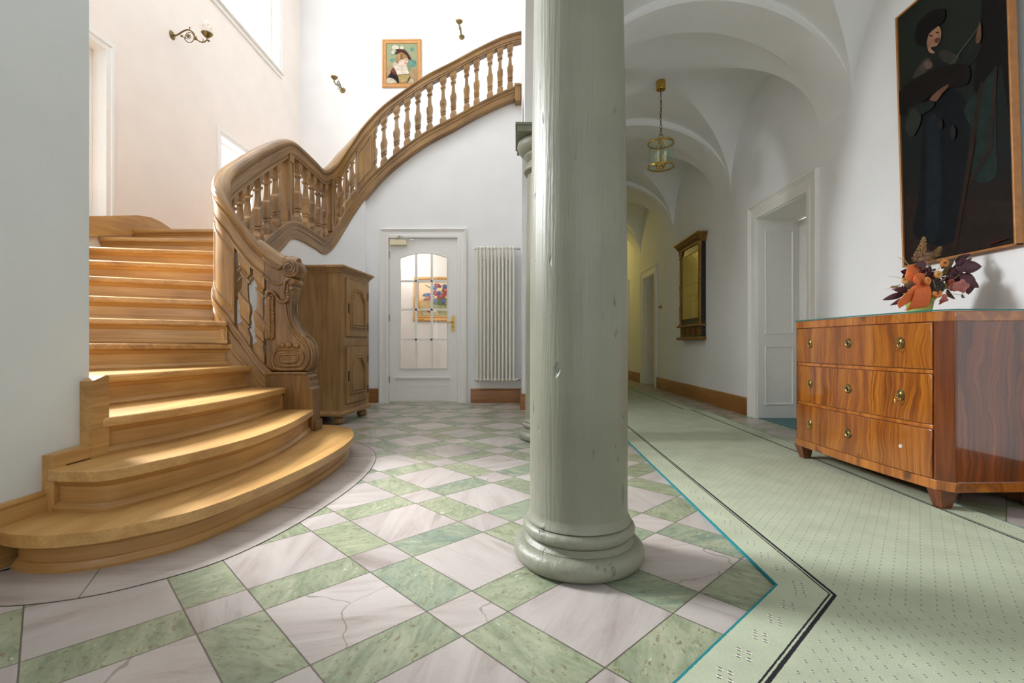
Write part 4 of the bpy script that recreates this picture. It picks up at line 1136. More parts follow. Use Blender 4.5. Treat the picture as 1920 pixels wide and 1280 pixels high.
# ------------------------------------------------------------------ chest of drawers
def chest():
    r = thing('chest_of_drawers', 'polished walnut chest of three drawers with brass ring pulls', 'chest of drawers', (2.138, 2.713, 0), rad(2.75))
    L = dict(parent=r, local=True)
    def bow(y, x0, half=0.495, amt=0.022):
        return x0 - amt * (1 - (y / half) ** 2)
    def plan(x0, ye, n=18, back=0.27, ch=True, grow=0.0):
        P = [(bow(-ye + 2 * ye * k / n, x0), -ye + 2 * ye * k / n) for k in range(n + 1)]
        return P
    def outline(g):
        return plan(-0.266 - g, 0.500) + [(-0.222 - g * 0.3, 0.548 + g), (0.27, 0.548 + g), (0.27, -0.548 - g), (-0.222 - g * 0.3, -0.548 - g)]
    b = MB(); b.prism(outline(-0.004), 'z', 0.135, 0.86); b.build('carcass', M['veneer_side'], smooth=20, **L)
    b = MB(); b.prism(outline(0.004), 'z', 0.857, 0.902); b.build('chest_top', M['veneer_rail'], smooth=20, bevel=0.003, **L)
    b = MB(); b.prism(outline(0.003), 'z', 0.094, 0.140); b.build('plinth', M['veneer_rail'], smooth=20, bevel=0.003, **L)
    for s in (-1, 1):
        c = MB(); c.prism([(-0.2665, s * 0.492), (-0.2665, s * 0.502), (-0.222, s * 0.550), (-0.21, s * 0.550), (-0.24, s * 0.492)], 'z', 0.138, 0.858); c.build('corner_post', M['veneer_leg'], smooth=0, bevel=0.002, **L)
    def strip(z0, z1, xf, name, mat):
        front = plan(xf, 0.488); q = MB(); q.prism(front + [(-0.245, 0.488), (-0.245, -0.488)], 'z', z0, z1)
        return q.build(name, mat, smooth=20, bevel=0.0025, **L)
    for z0, z1 in ((0.367, 0.386), (0.618, 0.637)):
        strip(z0, z1, -0.2665, 'drawer_rail', M['veneer_rail'])
    for k, (z0, z1) in enumerate(((0.640, 0.853), (0.389, 0.615), (0.143, 0.364))):
        d = strip(z0, z1, -0.272, 'drawer', M[('veneer', 'veneer2', 'veneer3')[k]])
        K = dict(parent=d, local=True); zc = (z0 + z1) / 2 + (0.014 if k == 0 else 0.004)
        def xs(y): return bow(y, -0.272)
        e = MB(); e.lathe([(0, -0.006), (0.008, -0.007), (0.012, -0.004), (0.017, -0.007), (0.023, -0.006), (0.026, -0.001), (0.026, 0.001)], 28, (xs(0), 0, zc), 'x')
        for q in range(14):
            a = 2 * pi * q / 14; e.ball((xs(0) - 0.006, 0.018 * cos(a), zc + 0.018 * sin(a)), 0.0026, n=6, m=4)
        ek = e.build('keyhole_rosette', M['old_brass'], **K)
        MB().box(xs(0) - 0.0085, xs(0) - 0.004, -0.0018, 0.0018, zc - 0.010, zc + 0.006).build('keyhole', M['dark_iron'], ek, smooth=0, local=True)
        for s in (1, -1):
            y = s * 0.335; x = xs(y)
            if k == 2 and s == -1:
                m = MB(); m.lathe([(0, -0.004), (0.008, -0.004), (0.010, -0.001), (0.010, 0.001)], 16, (x, y, zc), 'x'); m.build('bare_pull_mount', plain('bare_mount', '#c9c3b4', 0.5), **K)
                continue
            p = MB(); n = 26; rings = []
            for rr, xx in ((1.0, 0.001), (1.0, -0.002), (0.86, -0.0055), (0.7, -0.004), (0.55, -0.007), (0.3, -0.009), (0.02, -0.010)):
                rings.append([(x + xx, y + 0.021 * rr * cos(2 * pi * i / n), zc + 0.029 * rr * sin(2 * pi * i / n)) for i in range(n)])
            p.loft(rings, True, True)
            for q in range(16):
                a = 2 * pi * q / 16; p.ball((x - 0.005, y + 0.0175 * cos(a), zc + 0.0245 * sin(a)), 0.0024, n=6, m=4)
            p.ball((x - 0.012, y, zc + 0.002), 0.007, n=10, m=7)
            pl = p.build('pull_plate', M['old_brass'], merge=False, **K)
            if s == -1 or k == 2:
                tilt = rad(24 if k == 0 else 8)
                ring = [(x - 0.014 - (0.018 - 0.018 * cos(a)) * sin(tilt), y + 0.016 * sin(a), zc - 0.002 - (0.018 - 0.018 * cos(a)) * cos(tilt)) for a in [2 * pi * i / 24 for i in range(24)]]
                g = MB(); g.tube(ring, 0.0022, 6, loop=True); g.build('ring_pull', M['brass'], parent=pl, local=True)
    for x, y, sx, sy in ((-0.225, -0.49, -1, -1), (-0.225, 0.49, -1, 1), (0.225, -0.49, 1, -1), (0.225, 0.49, 1, 1)):
        g = MB(); rings = []
        for z, h in ((0.0095 if sx < 0 else 0.0, 0.023), (0.096, 0.040)):
            cx_, cy_ = x + (0.0 if z > .05 else -sx * 0.006), y + (0.0 if z > .05 else -sy * 0.006)
            rings.append([(cx_ - h, cy_ - h, z), (cx_ + h, cy_ - h, z), (cx_ + h, cy_ + h, z), (cx_ - h, cy_ + h, z)])
        g.loft(rings); g.build('leg', M['veneer_leg'], smooth=0, bevel=0.002, **L)
    # glass sheet lying on the chest: a thing of its own
    ca, sa = cos(rad(2.75)), sin(rad(2.75))
    g = MB(); P = outline(0.010); g.prism([(2.138 + a * ca - b_ * sa, 2.713 + a * sa + b_ * ca) for a, b_ in P], 'z', 0.9035, 0.9095, 0, 1)
    tag(g.build('glass_sheet', [M['glass'], plain('glass_edge', '#2f6a62', 0.1, 0, 0.05)], smooth=0), 'thin clear glass sheet lying on top of the walnut chest', 'glass sheet')
chest()

# ------------------------------------------------------------------ dried flower arrangement
def flowers():
    random.seed(11)
    BX, BY, BZ = 2.152, 2.58, 0.9105
    r = thing('flower_arrangement', 'dried autumn flowers with an orange felt bow in a lime green pot on the chest', 'flower arrangement', (BX, BY, BZ))
    L = dict(parent=r, local=True); K_ = 0.00286
    fx = lambda zx: (zx / 6 - 122) * K_
    fz = lambda zy: (206.6 - zy / 6) * K_ - 0.1605
    P = lambda zx, zy, y=0.0: (fx(zx), y, fz(zy))
    pot = plain('lime_pot', '#a5bd62', 0.35, 0, 0.08, 8)
    m = MB(); m.lathe([(0, 0), (0.046, 0), (0.050, 0.004), (0.070, 0.128), (0.0725, 0.132), (0.068, 0.134), (0.060, 0.10), (0, 0.10)], 40, (fx(740), 0.02, 0)); m.build('pot', pot, **L)
    felt = plain('orange_felt', '#dc7340', 0.95, 0, 0.12, 120, 0.3)
    def ribbon(pts, w0, w1, dirv=(0, 0, 1)):
        b = MB(); pts = crom(pts, 6); n = len(pts); rings = []
        for i, p in enumerate(pts):
            k = i / (n - 1); wd = (w0 + (w1 - w0) * k) * (0.35 + 0.65 * min(1, sin(pi * min(0.5, k * 1.4 + 0.08)) ** 0.5)); d = Vector(dirv).normalized() * wd / 2
            p = (p[0], p[1], max(p[2], 0.004 + abs(d.z)))
            q = Vector(p); a = Vector(pts[max(i - 1, 0)]); e = Vector(pts[min(i + 1, n - 1)]); t = (e - a).normalized(); nn = t.cross(d).normalized() * 0.0013
            rings.append([tuple(q - d - nn), tuple(q + d - nn), tuple(q + d + nn), tuple(q - d + nn)])
        b.loft(rings, True, True); return b
    for pts, w0, w1, dv in (
        ([P(560, 560, -0.085), P(470, 545, -0.11), P(400, 500, -0.11), P(390, 460, -0.10), P(470, 420, -0.085), P(590, 440, -0.07), P(600, 500, -0.075)], 0.04, 0.055, (0.35, 0.15, 0.9)),
        ([P(560, 565, -0.09), P(480, 575, -0.125), P(425, 545, -0.13), P(440, 520, -0.12), P(520, 500, -0.10), P(600, 510, -0.09)], 0.03, 0.036, (0.35, 0.2, 0.9)),
        ([P(545, 565, -0.09), P(450, 630, -0.115), P(380, 700, -0.12), P(360, 740, -0.118), P(390, 790, -0.115)], 0.07, 0.125, (0.75, 0.1, 0.4)),
        ([P(560, 570, -0.09), P(530, 650, -0.12), P(510, 740, -0.125), P(490, 830, -0.118), P(470, 850, -0.113)], 0.07, 0.125, (0.98, 0.05, 0.15))):
        ribbon(pts, w0, w1, dv).build('felt_ribbon', felt, smooth=60, **L)
    mb = MB(); mb.ball(P(560, 560, -0.10), 0.018, 0.014, 0.02); mb.build('bow_knot', felt, **L)
    # dried fruit rings
    fr = plain('dried_orange_fruit', '#cf8440', 0.6, 0, 0.25, 60, 0.4); fr2 = plain('dried_pale_fruit', '#cfa05c', 0.6, 0, 0.25, 60, 0.4); fr3 = plain('dried_red_fruit', '#9a4434', 0.6, 0, 0.25, 60, 0.4)
    for zx, zy, y, mt, rr in ((705, 490, -0.112, fr2, .019), (568, 562, -0.125, fr, .021), (850, 352, -0.07, fr, .021), (725, 690, -0.098, fr, .020), (862, 568, -0.10, fr3, .017), (395, 550, -0.09, fr2, .016)):
        c = Vector(P(zx, zy, y)); R = Matrix.Rotation(random.uniform(-.4, .4), 3, 'Z') @ Matrix.Rotation(random.uniform(-.4, .4), 3, 'X')
        m = MB(); m.tube([tuple(c + R @ Vector((rr * .62 * cos(a), 0, rr * .62 * sin(a)))) for a in [2 * pi * i / 14 for i in range(14)]], rr * .45, 8, loop=True)
        m.build('dried_fruit', mt, **L)
    # lotus pod with seed holes
    pod = plain('lotus_pod', '#3d332e', 0.8, 0, 0.3, 60, 0.5); c = Vector(P(735, 600, -0.085))
    tilt = Matrix.Rotation(rad(78), 3, 'X') @ Matrix.Rotation(rad(12), 3, 'Y'); m = MB()
    rings = [[tuple(c + tilt @ Vector((rr * cos(2 * pi * i / 24), rr * sin(2 * pi * i / 24), z))) for i in range(24)] for rr, z in ((.010, -.035), (.030, -.012), (.040, .006), (.040, .012), (.036, .015))]
    m.loft(rings); pd = m.build('lotus_pod', pod, **L)
    m = MB()
    for q in range(14):
        a = q * 2.4; rr = 0.0085 * sqrt(q); m.ball(tuple(c + tilt @ Vector((rr * cos(a), rr * sin(a), 0.0155))), 0.0042, n=8, m=5)
    m.build('seed', plain('pod_seeds', '#17110f', 0.7), parent=pd, local=True, merge=False)
    # purple blossom head and spiky thistle head
    pur = plain('dark_purple_blossom', '#4f2430', 0.85, 0, 0.3, 80, 0.4); c = P(690, 495, -0.06); m = MB()
    for q in range(90):
        v = Vector((random.gauss(0, 1), random.gauss(0, 1), random.gauss(0, 1))).normalized() * 0.042; m.ball((c[0] + v.x * 1.1, c[1] + v.y * 0.8, c[2] + v.z), 0.0085, 0.0085, 0.006, 6, 4)
    m.build('blossom_head', pur, merge=False, **L)
    th = plain('dried_thistle', '#95755f', 0.9, 0, 0.25, 60); c = Vector(P(690, 285, -0.03)); m = MB(); m.ball(tuple(c), 0.020)
    for q in range(120):
        v = Vector((random.gauss(0, 1), random.gauss(0, 1), random.gauss(0.5, .6))).normalized(); m.tube([tuple(c + v * 0.017), tuple(c + v * random.uniform(.034, .044))], [0.0022, 0.0008], 4, False)
    m.build('thistle_head', th, merge=False, **L)
    # leaves
    def leaf(m, base, tip, wdt, curl=0.15, lobes=0):
        b, t = Vector(base), Vector(tip); d = t - b; n = 9; side = d.cross(Vector((random.uniform(-.25, .25), -1, random.uniform(-.2, .2)))).normalized(); nn = side.cross(d).normalized(); v = []; f = []
        for i in range(n + 1):
            k = i / n; wd = wdt * (sin(pi * min(1, k * 0.96 + 0.04) ** 0.75) ** 0.8) * (1 + (0.28 * cos(k * pi * lobes * 2) if lobes else 0)); c_ = b + d * k + nn * sin(k * pi) * d.length * curl
            v += [tuple(c_ - side * wd + nn * wd * 0.35), tuple(c_), tuple(c_ + side * wd + nn * wd * 0.35)]
        for i in range(n):
            for q in (0, 1):
                f.append((i * 3 + q, i * 3 + q + 1, i * 3 + q + 4, i * 3 + q + 3))
        m.add(v, f)
    wine = plain('wine_red_leaf', '#54303a', 0.6, 0, 0.25, 40, 0.2); olive = plain('olive_leaf', '#6d6447', 0.7, 0, 0.25, 40, 0.2)
    autumn = plain('autumn_leaf', '#b9716a', 0.65, 0, 0.35, 25, 0.2); yell = plain('yellow_green_leaf', '#b9b04c', 0.65, 0, 0.3, 25, 0.2)
    dry = plain('dry_brown_leaf', '#7a5a3c', 0.8, 0, 0.35, 40, 0.3)
    for q in range(34):
        a = random.uniform(560, 960); b = random.uniform(400, 640); ang = random.uniform(-2.6, 0.6); ln = random.uniform(60, 130)
        m = MB(); y = random.uniform(-0.06, 0.05); leaf(m, P(a, b, y), P(a + ln * cos(ang), b + ln * sin(ang) * .8, y - 0.02), random.uniform(.010, .018), random.uniform(-.3, .3))
        m.build('dried_leaf', (dry, olive, wine, dry)[q % 4], solid=0.0008, merge=False, smooth=60, **L)
    for mt, nm, lst in ((wine, 'wine_leaf', ((930, 480, 1130, 300, .026), (1000, 430, 1090, 255, .020), (1080, 400, 1240, 350, .026), (1030, 330, 1150, 250, .018), (960, 500, 1140, 420, .028), (1000, 480, 1190, 490, .024), (1020, 520, 1210, 560, .026), (1050, 540, 1150, 690, .026), (1000, 500, 1110, 610, .024), (1090, 560, 1210, 620, .020), (940, 470, 1040, 390, .024), (900, 520, 1060, 500, .026),
                              (600, 420, 410, 440, .022), (620, 400, 500, 370, .020), (470, 640, 285, 645, .018), (440, 680, 240, 745, .016), (440, 740, 300, 808, .012), (960, 430, 1080, 330, .03), (1000, 470, 1130, 460, .03), (990, 540, 1100, 640, .03), (560, 450, 440, 430, .022), (1040, 520, 1200, 540, .034), (1060, 560, 1130, 690, .034), (1020, 400, 1200, 400, .032))),
                        (olive, 'olive_leaf', ((880, 420, 1000, 290, .020), (900, 400, 960, 330, .016), (930, 640, 1060, 735, .013), (1030, 690, 1115, 725, .010), (640, 400, 680, 330, .014))),
                        (autumn, 'autumn_leaf', ((880, 620, 1065, 600, .030), (870, 640, 960, 560, .022), (820, 690, 815, 800, .022))),
                        (yell, 'yellow_leaf', ((700, 650, 650, 740, .018), (720, 660, 720, 770, .018), (930, 560, 860, 640, .016), (800, 650, 850, 720, .014)))):
        for a, b, c_, d, wd in lst:
            m = MB(); y = random.uniform(-0.09, -0.03) if nm != 'autumn_leaf' else -0.085; leaf(m, P(a, b, y), P(c_, d, y + random.uniform(-.03, .03)), wd, random.uniform(-.2, .2), 2 if nm in ('autumn_leaf', 'yellow_leaf') else 0)
            m.build(nm, mt, solid=0.0008, merge=False, smooth=60, **L)
    # feathery grass plumes and twigs
    gr = plain('dry_grass', '#9d7a4f', 0.9, 0, 0.25, 60); tw = plain('pale_twigs', '#b79c74', 0.9, 0, 0.2, 60)
    for a, b, c_, d, n in ((680, 330, 755, 50, 150), (800, 330, 935, 160, 130), (820, 520, 1000, 430, 110), (640, 640, 680, 580, 40), (520, 640, 400, 600, 30)):
        m = MB(); s, e = Vector(P(a, b, -0.01)), Vector(P(c_, d, 0.0)); m.tube([tuple(s), tuple(e)], 0.0012, 4, False)
        for q in range(n):
            k = random.uniform(.08, 1); c0 = s + (e - s) * k; ln = 0.030 * (1.05 - k) + 0.006
            v = Vector((random.gauss(0, 1), random.gauss(0, 1), random.gauss(0.8, .8))).normalized() * ln; m.tube([tuple(c0), tuple(c0 + v)], [0.0006, 0.0014], 3, False)
            m.ball(tuple(c0 + v), 0.0026, 0.0026, 0.0034, 5, 3)
        m.build('grass_plume', gr, merge=False, **L)
    m = MB()
    for q in range(46):
        s = Vector(P(random.uniform(560, 880), random.uniform(480, 660), random.uniform(-.09, .0))); v = Vector((random.gauss(0, .06), random.gauss(-.02, .03), random.gauss(.01, .045)))
        m.tube(crom([tuple(s), tuple(s + v * .5 + Vector((random.gauss(0, .008), 0, random.gauss(0, .008)))), tuple(s + v)], 3), 0.0011, 4, False)
    m.tube(crom([P(520, 400, -.05), P(480, 340, -.05), P(435, 268, -.05)], 4), 0.001, 4, False); m.tube(crom([P(420, 620, -.06), P(330, 610, -.06), P(225, 640, -.06)], 4), 0.0009, 4, False); m.tube(crom([P(420, 520, -.06), P(340, 490, -.05), P(275, 488, -.05)], 4), 0.0009, 4, False)
    m.build('twigs', tw, merge=False, **L)['kind'] = 'stuff'
    m = MB(); m.ball(P(740, 560, 0.01), 0.075, 0.07, 0.035); m.ball(P(740, 480, 0.01), 0.055, 0.05, 0.04); m.build('moss_filling', plain('dry_moss', '#5c4a35', 0.95, 0, 0.4, 50, 0.6), **L)
flowers()

# ------------------------------------------------------------------ pictures
def art(root, name, base_mat, to_local, rect, shapes, out, step=0.0004, parent=None, dim=1.0):
    """flat painted canvas: the ground plus brush shapes a fraction of a millimetre proud of it, one mesh. to_local(a, b, d) -> point"""
    m = MB(); mats = [base_mat]; idx = {}
    m.add([to_local(*p, 0) for p in rect], [(0, 1, 2, 3)], 0)
    for k, (col, pts, smooth) in enumerate(shapes):
        col = '#' + ''.join('%02x' % int(int(col[i:i + 2], 16) * dim) for i in (1, 3, 5))
        if col not in idx:
            idx[col] = len(mats); mats.append(plain('paint_' + col[1:], col, 0.5, 0, 0.22, 22, 0.15, spec=0.12))
        q = crom_closed(pts, 4) if smooth else pts
        m.add([to_local(a, b, step * (k + 1)) for a, b in q], [list(range(len(q)))], idx[col])
    return m.build(name, mats, root, smooth=0, local=True, merge=False)
def ell(cx, cy, rx, ry, rot=0, n=10):
    return [(cx + rx * cos(t) * cos(rot) - ry * sin(t) * sin(rot), cy + rx * cos(t) * sin(rot) + ry * sin(t) * cos(rot)) for t in [2 * pi * k / n for k in range(n)]]
def line(a, b, w):
    d = (Vector(b) - Vector(a)).normalized(); n = Vector((-d.y, d.x)) * w
    return [tuple(Vector(a) + n), tuple(Vector(b) + n), tuple(Vector(b) - n), tuple(Vector(a) - n)]

def canvas_mat(name, stops, axis=2, lo=0.0, hi=1.0, nz_=4.0):
    t = NT(name); p = t.coord(); s = t.n.new('ShaderNodeSeparateXYZ'); t.l.new(p, s.inputs[0])
    f = t.math('DIVIDE', t.math('SUBTRACT', s.outputs[axis], lo), hi - lo)
    f = t.math('ADD', f, t.math('MULTIPLY', t.math('SUBTRACT', t.noise(p, nz_, 4), 0.5), 0.7))
    t.set(Base_Color=t.ramp(f, [(a, lin(c)) for a, c in stops]), Roughness=0.5); t.b.inputs['Specular IOR Level'].default_value = 0.12; t.bump(t.noise(p, 300, 1), 0.25, 0.001); return t.m

def big_painting():
    y0, y1, H = 2.357, 3.045, 1.565
    r = thing('large_painting', 'tall dark oil painting of a woman in a hat with a palette, over the chest', 'painting', (XR - 0.003, (y0 + y1) / 2, 1.235)); r.rotation_euler = (0, rad(-1.7), 0)
    hw = (y1 - y0) / 2; L = dict(parent=r, local=True)
    f = MB(); wd = 0.011
    for a, b, c, d in ((-hw, -hw + wd, 0, H), (hw - wd, hw, 0, H), (-hw, hw, 0, wd), (-hw, hw, H - wd, H)):
        f.box(-0.040, 0, a, b, c, d)
    f.build('picture_frame', plain('bronze_wood_frame', '#a9713a', 0.4, 0.1, 0.15, 30), smooth=0, bevel=0.003, merge=False, **L)
    MB().box(-0.028, -0.004, -hw + wd, hw - wd, wd, H - wd).build('backing_board', M['black_wood'], smooth=0, **L)
    def uv(zx, zy):
        px, py = 1640 + zx / 2.667, zy / 2.667; Y = 2.43 * 903 / (px - 969)
        return (Y - (y0 + y1) / 2, 0.75 + (646.6 - py) * Y / 903 - 1.235)
    tl = lambda a, b, d: (-0.0285 - d, max(-hw + wd, min(hw - wd, a)), max(wd, min(H - wd, b)))
    T = lambda L_: [uv(*q) for q in L_]
    sh = [
        ('#2c211b', T([(150, 985), (215, 980), (430, 1000), (700, 1010), (700, 1260), (150, 1330)]), False),
        ('#10151b', T([(255, 470), (440, 480), (468, 700), (440, 1000), (400, 1180), (310, 1230), (185, 1170), (212, 1000), (240, 700)]), True),
        ('#18222a', T([(270, 620), (320, 600), (330, 900), (300, 1180), (250, 1180), (255, 900)]), True),
        ('#22332f', T([(560, 420), (612, 340), (602, 760), (605, 870), (540, 922), (478, 880), (508, 700), (450, 560)]), True),
        ('#120d0c', T([(555, 10), (700, -20), (700, 700), (640, 330), (560, 400), (510, 490), (498, 440), (530, 250)]), False),
        ('#322219', T([(535, 420), (552, 420), (478, 830), (395, 1240), (378, 1240), (455, 830)]), False),
        ('#352520', T([(606, 345), (622, 345), (585, 750), (482, 910), (470, 900), (565, 745)]), False),
        ('#20241f', T([(195, 410), (235, 335), (290, 280), (370, 275), (450, 320), (530, 230), (545, 260), (470, 350), (330, 400)]), True),
        ('#474337', T([(205, 400), (245, 330), (285, 300), (300, 330), (260, 380)]), True),
        ('#3c3a31', T([(340, 270), (380, 265), (440, 300), (400, 330), (350, 310)]), True),
        ('#77655a', T(ell(283, 335, 22, 20)), True), ('#584c42', T(ell(255, 350, 14, 16)), True),
        ('#b98a6c', T([(280, 215), (290, 180), (330, 140), (352, 160), (350, 205), (330, 240), (300, 250), (320, 275), (290, 270)]), True),
        ('#6d4a38', T([(325, 205), (345, 200), (340, 225), (322, 225)]), True),
        ('#3b231c', T(ell(303, 190, 9, 4)), True), ('#3b231c', T(ell(335, 175, 8, 4)), True), ('#7c382f', T(ell(328, 212, 9, 4)), True),
        ('#0f0b0a', T([(225, 195), (245, 125), (310, 68), (372, 58), (374, 105), (350, 135), (295, 180), (275, 238), (235, 232)]), True),
        ('#17100d', T([(140, 580), (138, 470), (250, 385), (400, 335), (485, 345), (475, 430), (390, 452), (290, 492), (200, 562)]), True),
        ('#1d2a26', T([(180, 555), (290, 515), (305, 545), (215, 595)]), True),
        ('#34372e', T([(165, 640), (205, 545), (245, 600), (200, 690)]), True),
        ('#7d5845', T([(290, 505), (335, 460), (382, 432), (378, 448), (350, 480), (322, 515)]), True),
        ('#7a5542', T([(525, 210), (548, 120), (552, 200), (535, 230)]), True),
        ('#5c6a52', T(line((400, 332), (548, 140), 1.6)), False), ('#54604c', T(line((415, 332), (450, 265), 1.6)), False),
        ('#26262a', T(ell(340, 630, 12, 26)), True), ('#2b2a2a', T(ell(400, 670, 14, 34)), True),
        ('#4f1d18', T(line((550, 1220), (640, 1200), 3)), False), ('#4a1c18', T(line((560, 1228), (660, 1192), 2)), False),
    ]
    W_ = hw - wd
    art(r, 'canvas', canvas_mat('dark_canvas', [(0.1, '#1d1613'), (0.45, '#151b1b'), (0.9, '#1d231b')], 2, 0.0, H), tl, [(-W_, wd), (W_, wd), (W_, H - wd), (-W_, H - wd)], sh, None, dim=0.8)
big_painting()

def framed(name, label, loc, Wd, Hh, fw, mat_f, base, shapes, conv, tilt=0.0, ornate=False):
    """picture hung on a wall that faces the viewer (-Y)"""
    r = thing(name, label, 'painting', loc); r.rotation_euler = (tilt, 0, 0)
    L = dict(parent=r, local=True); f = MB()
    prof = [(0.0, 0.0), (0.0, 0.022), (fw * 0.14, 0.038), (fw * 0.34, 0.036), (fw * 0.5, 0.024), (fw * 0.72, 0.020), (fw * 0.80, 0.028), (fw * 0.9, 0.026), (fw, 0.012), (fw, 0.0)]
    rings = []
    for d, y in prof:
        rings.append([(-Wd / 2 + d, -y, -Hh / 2 + d), (Wd / 2 - d, -y, -Hh / 2 + d), (Wd / 2 - d, -y, Hh / 2 - d), (-Wd / 2 + d, -y, Hh / 2 - d)])
    f.loft(rings, True, False)
    if ornate:
        random.seed(3)
        for sx in (-1, 1):
            for sz in (-1, 1):
                for q in range(14):
                    t_ = random.uniform(0, 0.14); ax = random.random() < .5
                    f.ball((sx * (Wd / 2 - fw * .4 - (t_ if ax else 0)), -0.034, sz * (Hh / 2 - fw * .4 - (0 if ax else t_))), random.uniform(.008, .016), 0.012, random.uniform(.008, .016), 7, 5)
    f.build('picture_frame', mat_f, smooth=30, merge=False, **L)
    a, b = Wd / 2 - fw * 0.96, Hh / 2 - fw * 0.96
    art(r, 'canvas', base, lambda x, z, d: (max(-a, min(a, x)), -0.012 - d, max(-b, min(b, z))), [(-a, -b), (a, -b), (a, b), (-a, b)], shapes, None, dim=0.86)
    return r
# portrait on the stair wall
def pc(zx, zy):
    s = 8.0 / 903 / 11.13
    return ((zx - 577) * s, (665 - zy) * s)
Q = lambda L_: [pc(*q) for q in L_]
framed('portrait_painting', 'small gilt framed portrait of a woman in a feathered hat on the stair wall', (-1.925, YB - 0.004, 5.455), 0.655, 0.805, 0.072, M['gilt_frame'],
       canvas_mat('portrait_ground', [(0.2, '#9a7c5c'), (0.5, '#9a9474'), (0.8, '#8a9576')], 2, -0.33, 0.33, 9.0), [
    ('#7fa389', Q(ell(400, 600, 75, 50)), True), ('#74a08f', Q(ell(800, 370, 45, 45)), True), ('#6d9d90', Q(ell(800, 670, 95, 80)), True), ('#b59a72', Q(ell(830, 880, 80, 90)), True), ('#8da083', Q(ell(740, 760, 60, 60)), True),
    ('#2a2320', Q([(265, 975), (330, 880), (400, 760), (470, 860), (520, 1000), (560, 1075), (480, 1075), (420, 1000)]), False),
    ('#2a2320', Q([(760, 965), (700, 1070), (660, 1075), (700, 1000), (740, 935)]), False),
    ('#7c3f3a', Q([(345, 840), (405, 755), (450, 820), (475, 920), (420, 900)]), True), ('#2c2422', Q(line((345, 835), (470, 905), 6)), False), ('#2c2422', Q(line((335, 872), (475, 935), 5)), False),
    ('#d9ceb4', Q([(265, 985), (330, 965), (420, 1000), (475, 1065), (400, 1078), (265, 1078)]), True), ('#cfc4a2', Q([(720, 1070), (745, 1010), (790, 985), (830, 1040), (800, 1078)]), True),
    ('#b9a76b', Q([(505, 915), (730, 900), (745, 945), (690, 1065), (530, 1070)]), False),
    ('#e4d8c3', Q([(390, 690), (470, 650), (520, 700), (620, 740), (680, 700), (740, 895), (500, 920), (440, 800)]), False),
    ('#d0bfa4', Q([(385, 665), (440, 640), (480, 680), (450, 715), (405, 700)]), True),
    ('#6e5234', Q(line((500, 915), (735, 893), 7)), False), ('#d8a88c', Q(ell(600, 1030, 28, 22)), True),
    ('#ecd3be', Q([(515, 610), (560, 570), (640, 600), (690, 570), (715, 590), (705, 640), (690, 680), (650, 725), (600, 745), (530, 720), (500, 670)]), True),
    ('#e7c9b2', Q([(620, 575), (700, 565), (722, 600), (712, 650), (672, 690), (640, 690)]), True),
    ('#eadfd0', Q([(480, 690), (520, 690), (575, 745), (620, 755), (590, 775), (520, 745)]), True), ('#9a8768', Q(line((490, 700), (600, 768), 4)), False),
    ('#a98359', Q([(490, 480), (560, 440), (660, 470), (715, 550), (640, 560), (560, 590), (530, 610), (500, 670), (470, 650), (465, 560)]), True),
    ('#8a6642', Q([(560, 480), (600, 470), (590, 560), (555, 590)]), True), ('#c09a6a', Q([(500, 520), (530, 490), (540, 570), (510, 600)]), True),
    ('#ded4c0', Q(ell(445, 345, 75, 58)), True), ('#e6ddca', Q(ell(400, 440, 38, 38)), True), ('#d9cfb9', Q(ell(585, 340, 42, 36)), True),
    ('#4b2f2b', Q([(440, 370), (560, 370), (640, 380), (700, 440), (780, 570), (770, 600), (725, 590), (680, 500), (600, 445), (520, 440), (475, 485), (430, 450), (480, 430)]), False),
    ('#5f3a33', Q([(560, 372), (620, 385), (690, 470), (670, 470), (600, 410)]), True),
    ('#7a4a3c', Q(ell(682, 600, 16, 6)), True), ('#b4614f', Q(ell(680, 668, 14, 7)), True), ('#d99f8a', Q(ell(655, 655, 22, 20)), True)], pc)
# flower still life in the little room
def fc(zx, zy):
    s = 8.0 / 903 / 7.53
    return ((zx - 710) * s, (662 - zy) * s)
Q = lambda L_: [fc(*q) for q in L_]
random.seed(2)
fl = [('#e2c07a', Q(ell(420, 760, 120, 110)), True), ('#dcd2a8', Q(ell(500, 900, 400, 60)), True),
      ('#b9bc86', Q([(540, 735), (900, 735), (880, 850), (800, 880), (640, 880), (570, 840)]), True), ('#8f9c70', Q([(720, 750), (880, 750), (860, 850), (760, 870)]), True),
      ('#7d9360', Q([(530, 680), (620, 640), (760, 650), (900, 640), (920, 740), (560, 745)]), True), ('#9aa85a', Q(line((410, 460), (510, 520), 8)), False), ('#7f9a4c', Q(line((640, 570), (665, 500), 10)), False), ('#8aa055', Q(line((500, 830), (500, 740), 6)), False)]
for cx_, cy_, rx, ry, col in ((585, 470, 55, 28, '#b4565a'), (560, 580, 50, 34, '#a84a55'), (640, 620, 70, 36, '#b0525c'), (460, 650, 75, 26, '#b3585f'), (710, 540, 55, 60, '#b14a48'), (800, 600, 60, 45, '#a94a50'), (470, 830, 45, 22, '#b7667a'), (430, 600, 62, 22, '#5f78b8'), (545, 505, 28, 34, '#536cae'), (685, 480, 32, 28, '#4f69ad'), (608, 575, 22, 30, '#5a74b4'), (665, 690, 26, 34, '#5570b5'), (555, 680, 34, 30, '#6e86a4'), (720, 710, 30, 30, '#dba84a'), (790, 700, 40, 40, '#c9a24f'), (860, 520, 50, 40, '#8c5f9a'), (900, 640, 60, 50, '#b85a5e')):
    fl.append((col, Q(ell(cx_, cy_, rx, ry, random.uniform(-.4, .4))), True)); fl.append(('#d98a86' if col[1] in 'ab' else '#8fa3d0', Q(ell(cx_ - rx * .2, cy_ - ry * .2, rx * .4, ry * .35)), True))
